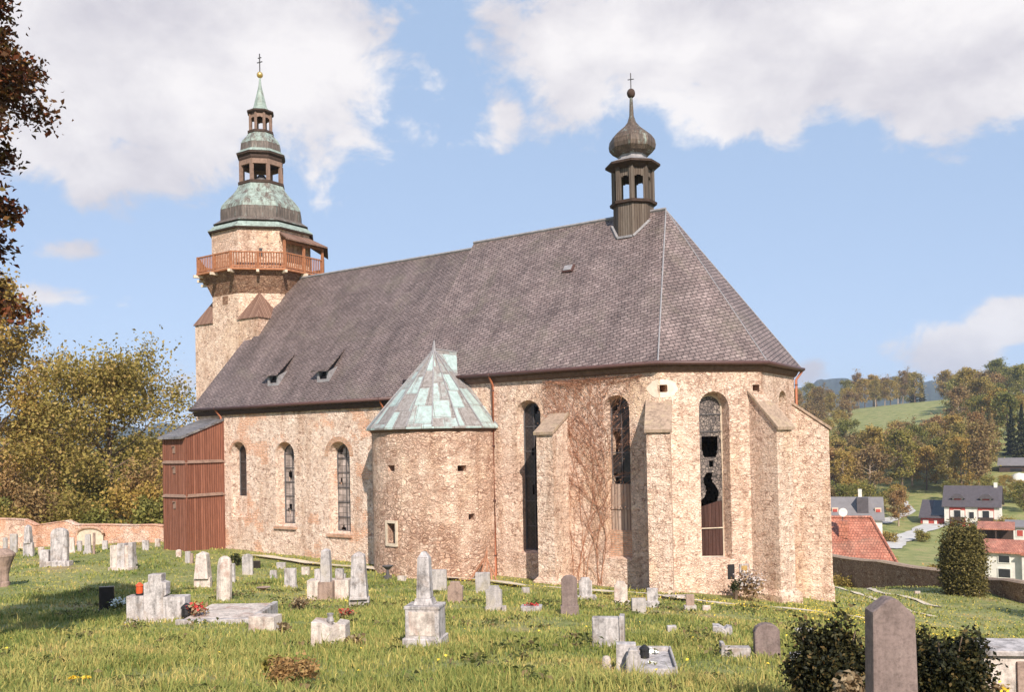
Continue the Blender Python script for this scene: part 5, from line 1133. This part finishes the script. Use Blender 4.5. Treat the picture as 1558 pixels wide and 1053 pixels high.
o, w, h, t, d = grave('slab', 1050, 929, 12, 26, S_, 'small brown stone on a grey block at the path below the apse window', plinth=.33, pw=1.5, plmat=G_)
o, w, h, t, d = grave('slab', 926, 985, 48, 46, W_, 'wide pale stone slab with a raised pier at its right end', t=.2, plinth=0, ang=-66)
m = MB(); m.box(w*.36, w*.52, -t*.7, t*.6, -.2, h*1.08); m.build('end_pier', M_[W_], o, bevel=.012)
# double grave with ledger
o, w, h, t, d = grave('slab', 953, 1020, 30, 44, W_, 'white stone with dark stains beside a blue grey stone and flat ledger', t=.16, plinth=0, ang=-62)
o, w, h, t, d = grave('shoulder', 964, 1024, 22, 40, G_, 'blue grey stone standing before the dark stained white stone', t=.14, plinth=0, ang=-62)
P, d = G(1000, 1024); s = d/FP; o = empty('grave_ledger', P, R(28), 'flat grey ledger with kerb, white flowers and a black lantern on it', 'grave ledger')
m = MB(); m.box(-26*s, 26*s, -.1, .95, -.2, .1); m.build('slab', M_[W_], o, bevel=.02); 
for q in ((-28*s,28*s,-.2,-.1),(26*s,30*s,-.1,1.05),(-30*s,-26*s,-.1,1.05),(-26*s,26*s,.95,1.05)): m = MB(); m.box(*q, -.2, .15); m.build('kerb', M_[G_], o, bevel=.015)
bouquet(992, 1012, 18, 18, 'petalw', 'white flowers on the grey ledger', n=50, seed=12, dz=.1); bouquet(994, 1020, 12, 8, 'petalw', 'small white wreath on the front of the grey ledger', n=30, seed=13, dz=.08)
lantern(G(981, 1015)[0]+np.array([0,0,.1]), .24, 'black', 'black lantern on the grey ledger')
grave('pillar', 923, 1018, 13, 20, B_, 'small rounded stone left of the dark stained white stone', plinth=0)
grave('slab', 1022, 965, 14, 9, W_, 'tiny white block in the lawn below the apse window', plinth=0)
grave('broken', 1099, 970, 30, 19, W_, 'toppled white stone with lumpy top in the lawn', t=.3, plinth=0)
o, w, h, t, d = grave('slab', 1120, 1001, 42, 14, W_, 'low white kerb stone left of the dark rounded stone', t=.2, plinth=0); m = MB(); m.box(-w*.56, -w*.42, -t*.6, t*.6, -.1, h*1.5); m.build('end_block', M_[W_], o, bevel=.012)
grave('arch', 1167, 1001, 38, 52, RG, 'dark rose grey stone with gently curved top in the right lawn', t=.16, plinth=0, ang=-60)
grave('slab', 1220, 1013, 31, 20, W_, 'low white block right of the dark rose grey stone', t=.22, plinth=0); grave('slab', 1223, 966, 26, 14, G_, 'low grey stone near the end of the footpath', t=.2, plinth=0)
# against the apse
F = FSE
m = MB(); q = lambda s0, s1, z0, z1, d0, d1: m.hexa([F.p(s0,d0,z0),F.p(s1,d0,z0),F.p(s1,d1,z0),F.p(s0,d1,z0),F.p(s0,d0,z1),F.p(s1,d0,z1),F.p(s1,d1,z1),F.p(s0,d1,z1)])
o = empty('framed_plaque', F.p(1.25, .03, .75), 0, 'small pale framed plaque with ochre picture low on the apse wall', 'plaque'); b0 = Vector(o.location)
m = MB(); q(1.05,1.45,.55,1.0,.0,.06); m.v = [tuple(Vector(v)-b0) for v in m.v]; recal(m.build('frame', M_[W_], o)); m = MB(); q(1.12,1.38,.64,.93,.06,.07); m.v = [tuple(Vector(v)-b0) for v in m.v]; recal(m.build('picture', plain('ochre_panel', (.42,.27,.1), .8), o))
m = MB(); q(.55,.85,.4,1.0,-.0,.012); tag(recal(m.build('vent_shade_panel', M_['black'])), 'black panel as dark vent opening left of the framed plaque', 'vent')  # flat black plate on the wall, its colour stands for the dark inside
P, d = G(1140, 905); bouquet(1140, 913, 42, 50, 'silver', 'heap of silvery dry flowers under the framed plaque', lm='drygrass', n=420, fs=.1, seed=14); P, d = G(1119, 911); shrub('dark_bush', P, .5, .4, .8, 250, .1, 'leafdark', 'dark little shrub left of the silvery flowers', seed=33)
P, d = G(1195, 912); m = MB(); m.box(-.8, .45, -.25, .25, -.2, .16); o = m.build('stone_block', M_['bwhite'], bevel=.03, jit=.01); o.location = P; o.rotation_euler = (0, 0, R(35)); tag(o, 'long flat stone lying at the foot of the right buttress', 'stone')
P, d = G(1022, 913); m = MB(); m.box(-.75, .75, -.2, .2, -.2, .15); o = m.build('stone_block', M_['bwhite'], bevel=.03, jit=.01); o.location = P; o.rotation_euler = (0, 0, R(30)); tag(o, 'flat pale stone at the foot of the corner buttress', 'stone')
# by the churchyard wall
grave('slab', 1339, 884, 5, 13, W_, 'thin white stone leaning before the churchyard wall', t=.1, plinth=0, lean=-8); grave('slab', 1325, 880, 4, 6, B_, 'tiny brownish stone before the churchyard wall', t=.1, plinth=0)
grave('arch', 1486, 908, 8, 21, W_, 'white stone at the right foot of the thuja', t=.15, plinth=0)
grave('slab', 1396, 905, 8, 5, B_, 'tiny stump of stone at the wall foot left of the thuja', plinth=0); grave('slab', 1466, 908, 5, 4, W_, 'tiny white stone under the thuja', plinth=0)
# foreground stele, bushes and tomb
P = polar(22.75, 7.0); P[2] = Hf(P[0], P[1]); d = 7.0*math.cos(R(22.75)); w = 66*d/FP; topz = CP[2]-(906-661)/FP*d; h = topz-P[2]
o = empty('stele', P, R(-58+90), 'large rough rose brown stele with pointed top in the right foreground', 'gravestone', GRP); t = .17
m = MB(); m.prof([(-w*.56,-.3),(w*.56,-.3),(w*.48,h-.12),(w*.08,h),(-w*.08,h),(-w*.48,h-.09)], -t/2, t/2); m.build('headstone', M_[RG], o, bevel=.02, jit=.004)
def near(u, D): d = ray(u, 900); p = CP+d*D; p[2] = Hf(p[0], p[1])-.05; return p
shrub('dark_juniper', near(1258, 8.4), .84, .7, 1.05, 11000, .05, 'leafjuni', 'dark bush with rusty twigs left of the stele', seed=41); shrub('dark_juniper', near(1428, 8.9), .86, .8, 1.14, 14000, .05, 'leafjuni', 'big dark juniper right of the stele', seed=42)
shrub('rusty_shrub', near(1290, 7.6), .4, .35, .62, 700, .07, 'drygrass', 'rust coloured twiggy shrub at the foot of the stele', seed=43)
P = near(1545, 9.4); o = empty('tomb', P, R(-64+90), 'pale stone tomb with white top at the bottom right corner', 'tomb', GRP)
zt = CP[2]-(988-659)/FP*9.4-P[2]
m = MB(); m.box(-.34, 1.2, -.02, .5, -.3, zt-.05); m.build('body', M_[B_], o, bevel=.015, jit=.005); m = MB(); m.box(-.4, 1.25, -.08, .56, zt-.055, zt); m.build('top_slab', M_[W_], o, bevel=.015, jit=.004)
m = MB(); m.box(-.02, 1.1, -.05, -.015, .05, zt-.12); m.build('front_panel', M_[S_], o, bevel=.008)
P = near(1523, 9.1); o = empty('grave_vase', (P[0], P[1], P[2]), 0, 'slim grey vase with dry stalks before the pale tomb', 'vase'); m = MB(); m.lathe([(.03,0),(.04,.04),(.025,.12),(.045,.3),(.05,.36)], n=12); m.build('vase_body', M_[G_], o, smooth=True); foliage('stalks', rng.normal(size=(40,3))*np.array([.03,.03,.06])+np.array([0,0,.45]), .05*np.ones(40), M_['petaly'], o)
shrub('dry_grass_tuft', near(1502, 9.2), .42, .4, .5, 900, .09, 'drygrass', 'tan dry tuft before the left end of the tomb', seed=44, stems=3)
# brown weeds in the foreground and dandelions
p, d = G(446, 1036); shrub('dead_weeds', p, 92*d/FP, .7, 36*d/FP, 1500, .05, 'leafrust', 'patch of withered brown weeds with fresh shoots in the front lawn', seed=45); shrub('green_weeds', G(420, 1030)[0], .5, .4, .26, 500, .1, 'leafgreen', 'fresh green shoots left in the withered weeds', seed=46)
for i, (u, v) in enumerate([(112, 1046), (131, 1046)]):
    P, d = G(u, v); o = empty('dandelion', P, i, f'{["left", "right"][i]} one of two yellow dandelions at the bottom left', 'flower', 'two dandelions in front'); r = 7*d/FP; m = MB(); m.tube([(0,0,0),(0,.01,.17)], .005, 5); m.build('stem', M_['leafgreen'], o, uv=False)
    k = 60; a = rng.uniform(0,6.28,k); q = np.sqrt(rng.random(k)); foliage('bloom', np.stack([np.cos(a)*q*r, np.sin(a)*q*r, .17+.03*(1-q)], 1), r*.8*np.ones(k), M_['petaly'], o, up=1.5, asp=.5)

# ------------------------------------------------------------------ dry creeper on the choir wall
def creeper():
    r = random.Random(5); m = MB(); lv = []
    roots = [(-4.15, .2), (-3.6, .1), (-3.1, .3), (-4.0, .1), (-2.9, .2)]
    def grow(s, z, ds, dz, rad, depth, n):
        pts = [FS.p(s, .03, z)]
        for k in range(n):
            a = r.gauss(0, .13); ds += a*.6; ds = max(-.8, min(.8, ds)); s += ds*.3; z += dz*.3*(1 if z < 8.4 else .2)
            if not (-5.6 < s < -.75) or z > 8.75: break
            if 1.4 < z < 7.6 and -2.62 < s < -1.5 and depth < 2: ds -= .25
            pts.append(FS.p(s, .02+.05*r.random()+.02*depth, z))
            if z > 2: lv.append(FS.p(s+r.gauss(0,.12), .05+.07*r.random(), z+r.gauss(0,.12)))
            if depth < 3 and r.random() < (.27 if z > 3 else .1): grow(s, z, ds+r.choice((-1,1))*r.uniform(.25, .8), dz*r.uniform(.5, 1), rad*.6, depth+1, int(n*.55))
        if len(pts) > 1: m.tube(pts, [max(.004, rad*(1-i/len(pts)*.7)) for i in range(len(pts))], 3)
    for s, z in roots:
        for _ in range(2): grow(s+r.gauss(0,.15), z-.3, r.gauss(0,.2), r.uniform(.8, 1.1), .015, 0, 34)
    o = empty('dry_creeper', FS.p(-3.5, .03, 0), 0, 'dry reddish brown creeper covering the choir wall between the buttress and the right window', 'climbing plant')
    b = Vector(o.location); m.v = [tuple(Vector(v)-b) for v in m.v]; m.build('stems', M_['creeper'], o, uv=False)
    C = np.array(lv)-np.array(b); C = C[rng.random(len(C)) < .55]; C = C+rng.normal(size=C.shape)*np.array([.08,.015,.08]); foliage('dead_leaves', C, .065*(.5+rng.random(len(C))), plain('dead_creeper_leaves', (.36,.19,.12), .9, .1, .5, 9), o)
creeper()

# ------------------------------------------------------------------ grass
def grass():
    n_tot = []; Vs = []; Fs = []; UVs = []
    for r0, r1, dens, hmul, wmul in ((6.5, 11, 1700, .95, .75), (11, 16, 950, .9, .95), (16, 24, 420, .8, 1.35), (24, 36, 150, .7, 2.1), (36, 62, 32, .65, 3.8)):
        A = .5*(r1*r1-r0*r0)*R(74); n = int(A*dens); b = rng.uniform(-37, 37, n); r = np.sqrt(rng.uniform(r0*r0, r1*r1, n)); a = YAW-np.radians(b)
        x = CP[0]+r*np.cos(a); y = CP[1]+r*np.sin(a)
        cl = np.sin(x*1.9+2*np.sin(y*1.1))*np.cos(y*2.3+1.7*np.sin(x*1.3))+.6*np.sin(x*4.7+y*3.9)*np.sin(y*5.3-x*2.2)
        big = np.sin(x*.55+1.7*np.sin(y*.33))*np.cos(y*.47+1.1*np.sin(x*.29)); ok = rng.random(n) < .6+.28*cl+.18*big
        ok &= ~((x > -29) & (x < 3.6) & (np.abs(y) < 6.0)) & (np.hypot(x-TX, y-TY) > 3.0)
        for p, q in zip(PATH[:-1], PATH[1:]):
            d = q[:2]-p[:2]; L2 = d@d; t = np.clip(((x-p[0])*d[0]+(y-p[1])*d[1])/L2, 0, 1); ok &= np.hypot(x-p[0]-t*d[0], y-p[1]-t*d[1]) > .5
        x, y, cl = x[ok], y[ok], cl[ok]; n = len(x); z = H(x, y)
        h = (.085+.10*rng.random(n)**2+.035*np.clip(cl, -1, 1.5)+.16*(rng.random(n) < .015))*hmul
        h *= np.where(r[ok] < 11, 1.3, 1)*(1+.45*big[ok])
        w = (.006+.006*rng.random(n))*wmul; az = rng.uniform(0, 6.28, n); ta = rng.uniform(0, 6.28, n); ln = h*rng.uniform(.1, .9, n)
        dx, dy = np.cos(az)*w, np.sin(az)*w; lx, ly = np.cos(ta)*ln, np.sin(ta)*ln
        p0 = np.stack([x-dx, y-dy, z-.02], 1); p1 = np.stack([x+dx, y+dy, z-.02], 1)
        m0 = np.stack([x-dx*.75+lx*.3, y-dy*.75+ly*.3, z+h*.6], 1); m1 = np.stack([x+dx*.75+lx*.3, y+dy*.75+ly*.3, z+h*.6], 1)
        t0 = np.stack([x+lx, y+ly, z+h*(1-.25*(ln/h)**2)], 1)
        o = sum(n_tot); V = np.stack([p0, p1, m1, m0, t0], 1).reshape(-1, 3); Vs.append(V); n_tot.append(len(V)); i = np.arange(n)*5+o
        Fs.append(np.concatenate([np.stack([i, i+1, i+2], 1), np.stack([i, i+2, i+3], 1), np.stack([i+3, i+2, i+4], 1)]))
        u = np.clip(.5+.28*rng.normal(size=n), 0, 1); u3 = np.repeat(u, 3); uv = np.stack([u3, np.tile([0, 0, .6], n)], 1); UVs.append(np.concatenate([uv, uv, uv]))
    o = np_mesh('grass', np.concatenate(Vs), np.concatenate(Fs), M_['blade'], None, np.concatenate(UVs)); tag(o, 'rough spring grass of the graveyard lawn', 'grass', kind='stuff')
grass()
def dandelions():
    C = []
    for _ in range(2300):
        u = rng.uniform(-5.5, 1.6)
        i = rng.integers(0, len(PATH)-1); p = PATH[i]+(PATH[i+1]-PATH[i])*rng.random(); q = p[:2]+np.array([.35, -.9])*rng.normal(-.3, 1.5); C.append(q)
    for _ in range(2000): p = polar(rng.uniform(17, 31), rng.uniform(26, 50)); C.append(p[:2])
    for _ in range(160): p = polar(rng.uniform(-30, 30), rng.uniform(11, 34)); C.append(p[:2])
    C = np.array(C); z = H(C[:, 0], C[:, 1]); ok = ~((C[:, 0] > -29) & (C[:, 0] < 3.4) & (np.abs(C[:, 1]) < 6.0)) & (np.hypot(C[:, 0]-TX, C[:, 1]-TY) > 3.05)
    P = np.column_stack([C, z+.09+.05*rng.random(len(C))])[ok]; tag(foliage('dandelions', P, .04*(.6+.8*rng.random(len(P))), M_['petaly'], None, up=1.5, asp=1.), 'yellow dandelions scattered along the path and the right slope', 'flowers', kind='stuff')
dandelions()
def weeds():
    n = 900; b = rng.uniform(-34, 34, n); r = np.sqrt(rng.uniform(7.5**2, 34**2, n)); a = YAW-np.radians(b); x = CP[0]+r*np.cos(a); y = CP[1]+r*np.sin(a)
    cl = np.sin(x*.7+1.3*np.sin(y*.6))*np.cos(y*.8-x*.3); ok = (rng.random(n) < .35+.5*cl) & ~((x > -29) & (x < 3.4) & (np.abs(y) < 6.2)) & (np.hypot(x-TX, y-TY) > 3.1)
    for u, v in ((330, 942), (1002, 1012), (240, 940)): q = G(u, v)[0]; ok &= np.hypot(x-q[0], y-q[1]) > 1.5
    x, y = x[ok], y[ok]; n = len(x)
    k = 22; s = np.repeat(.1+.16*rng.random(n), k); C = np.stack([np.repeat(x, k)+s*rng.normal(size=n*k)*.8, np.repeat(y, k)+s*rng.normal(size=n*k)*.8, np.zeros(n*k)], 1); C[:, 2] = H(C[:, 0], C[:, 1])+.05+.5*s*rng.random(n*k)
    tag(foliage('weeds', C, .09*(.5+rng.random(n*k)), M_['weed'], None, up=.7, asp=.55), 'patches of broad leaved weeds and dead leaves in the lawn', 'weeds', kind='stuff')
weeds()

# ------------------------------------------------------------------ light
SAZ, SEL = -42, 35          # direction towards the sun (deg, from +x), elevation
sd = Vector((math.cos(R(SEL))*math.cos(R(SAZ)), math.cos(R(SEL))*math.sin(R(SAZ)), math.sin(R(SEL))))
sl = bpy.data.lights.new('sun', 'SUN'); sl.energy = 4.6; sl.angle = R(.5); sl.color = (1, .92, .82)
so = bpy.data.objects.new('sun', sl); COL.objects.link(so); so.rotation_euler = sd.to_track_quat('Z', 'Y').to_euler(); so.location = (40, -60, 60)
w = bpy.data.worlds.new('World'); sc.world = w; w.use_nodes = True; nt = w.node_tree; L = nt.links
for n in list(nt.nodes): nt.nodes.remove(n)
def N(ty, **k):
    x = nt.nodes.new(ty)
    for a, b in k.items(): setattr(x, a, b)
    return x
def MA(op, a, b=None, c=None):
    x = N('ShaderNodeMath', operation=op)
    for i, v in enumerate((a, b, c)):
        if v is None: continue
        if hasattr(v, 'is_output'): L.new(v, x.inputs[i])
        else: x.inputs[i].default_value = v
    return x.outputs[0]
sky = N('ShaderNodeTexSky', sky_type='NISHITA'); sky.sun_disc = False; sky.sun_elevation = R(SEL); sky.sun_rotation = R(90-SAZ); sky.air_density = 1.; sky.dust_density = 0.; sky.altitude = 3500; sky.ozone_density = 1.
bg = N('ShaderNodeBackground'); hs = N('ShaderNodeHueSaturation'); hs.inputs['Saturation'].default_value = .62; L.new(sky.outputs[0], hs.inputs['Color']); fl = N('ShaderNodeMix', data_type='RGBA'); fl.inputs[0].default_value = .78; L.new(hs.outputs[0], fl.inputs[6]); fl.inputs[7].default_value = (1.85, 2.62, 3.85, 1); L.new(fl.outputs[2], bg.inputs[0]); bg.inputs[1].default_value = .15
tc = N('ShaderNodeTexCoord'); sp_ = N('ShaderNodeSeparateXYZ'); L.new(tc.outputs['Generated'], sp_.inputs[0])
az = MA('ARCTAN2', sp_.outputs[1], sp_.outputs[0]); el = MA('ARCSINE', sp_.outputs[2])
nz1 = N('ShaderNodeTexNoise'); nz1.inputs['Scale'].default_value = 11; nz1.inputs['Detail'].default_value = 12; nz1.inputs['Roughness'].default_value = .62; nz1.inputs['Distortion'].default_value = .25
mp = N('ShaderNodeMapping'); mp.inputs['Scale'].default_value = (1, 1, 1.5); L.new(tc.outputs['Generated'], mp.inputs[0]); L.new(mp.outputs[0], nz1.inputs['Vector'])
nz2 = N('ShaderNodeTexNoise'); nz2.inputs['Scale'].default_value = 4.5; nz2.inputs['Detail'].default_value = 6; L.new(mp.outputs[0], nz2.inputs['Vector'])
def azel(u, v): d = ray(u, v); d = d/np.linalg.norm(d); return math.atan2(d[1], d[0]), math.asin(d[2])
tot = None
# clouds: (photo direction, half width, half height in radians, weight)
for (u, v, sa, se, wt) in [(60,60,.22,.13,1.3),(250,90,.16,.13,1.3),(420,70,.13,.12,1.2),(500,140,.075,.09,1.05),(100,230,.2,.07,.72),(350,200,.12,.06,.75),(535,190,.045,.035,.8),(540,60,.04,.07,.8),
                           (870,70,.085,.1,1.1),(1000,60,.12,.08,1.2),(1200,60,.16,.085,1.3),(1450,70,.16,.075,1.3),(765,170,.04,.045,.85),(1150,185,.1,.03,.75),(770,40,.05,.06,.8),(1500,130,.1,.04,.7),
                           (125,378,.05,.017,.75),(85,447,.045,.014,.7),(1450,540,.05,.035,1.15),(1535,485,.045,.028,1.15),(1230,565,.03,.02,.9),(275,575,.03,.03,.8),(1330,578,.03,.008,.6),(100,640,.2,.02,.4)]:
    a, e = azel(u, v)
    da = MA('DIVIDE', MA('SUBTRACT', az, a), sa); de = MA('DIVIDE', MA('SUBTRACT', el, e), se)
    g = MA('MULTIPLY', MA('EXPONENT', MA('MULTIPLY', MA('ADD', MA('MULTIPLY', da, da), MA('MULTIPLY', de, de)), -1.)), wt)
    tot = g if tot is None else MA('MAXIMUM', tot, g)
fld = MA('ADD', tot, MA('MULTIPLY', MA('SUBTRACT', nz1.outputs['Fac'], .5), 1.9))
mr = N('ShaderNodeMapRange', interpolation_type='SMOOTHSTEP'); L.new(fld, mr.inputs[0]); mr.inputs[1].default_value = .36; mr.inputs[2].default_value = .74; mr.inputs[3].default_value = 0; mr.inputs[4].default_value = .97
cr = N('ShaderNodeValToRGB'); L.new(MA('ADD', MA('MULTIPLY', nz2.outputs['Fac'], .7), MA('MULTIPLY', nz1.outputs['Fac'], .3)), cr.inputs[0])
cr.color_ramp.elements[0].position = .4; cr.color_ramp.elements[0].color = (.60,.575,.62,1); cr.color_ramp.elements[1].position = .58; cr.color_ramp.elements[1].color = (.88,.845,.84,1)
cb = N('ShaderNodeBackground'); L.new(cr.outputs[0], cb.inputs[0]); cb.inputs[1].default_value = CLOUD
ms = N('ShaderNodeMixShader'); L.new(mr.outputs[0], ms.inputs[0]); L.new(bg.outputs[0], ms.inputs[1]); L.new(cb.outputs[0], ms.inputs[2])
wo = N('ShaderNodeOutputWorld'); L.new(ms.outputs[0], wo.inputs[0])
sc.view_settings.view_transform = 'Standard'; sc.view_settings.look = 'None'; sc.view_settings.exposure = EXPO; sc.view_settings.gamma = 1
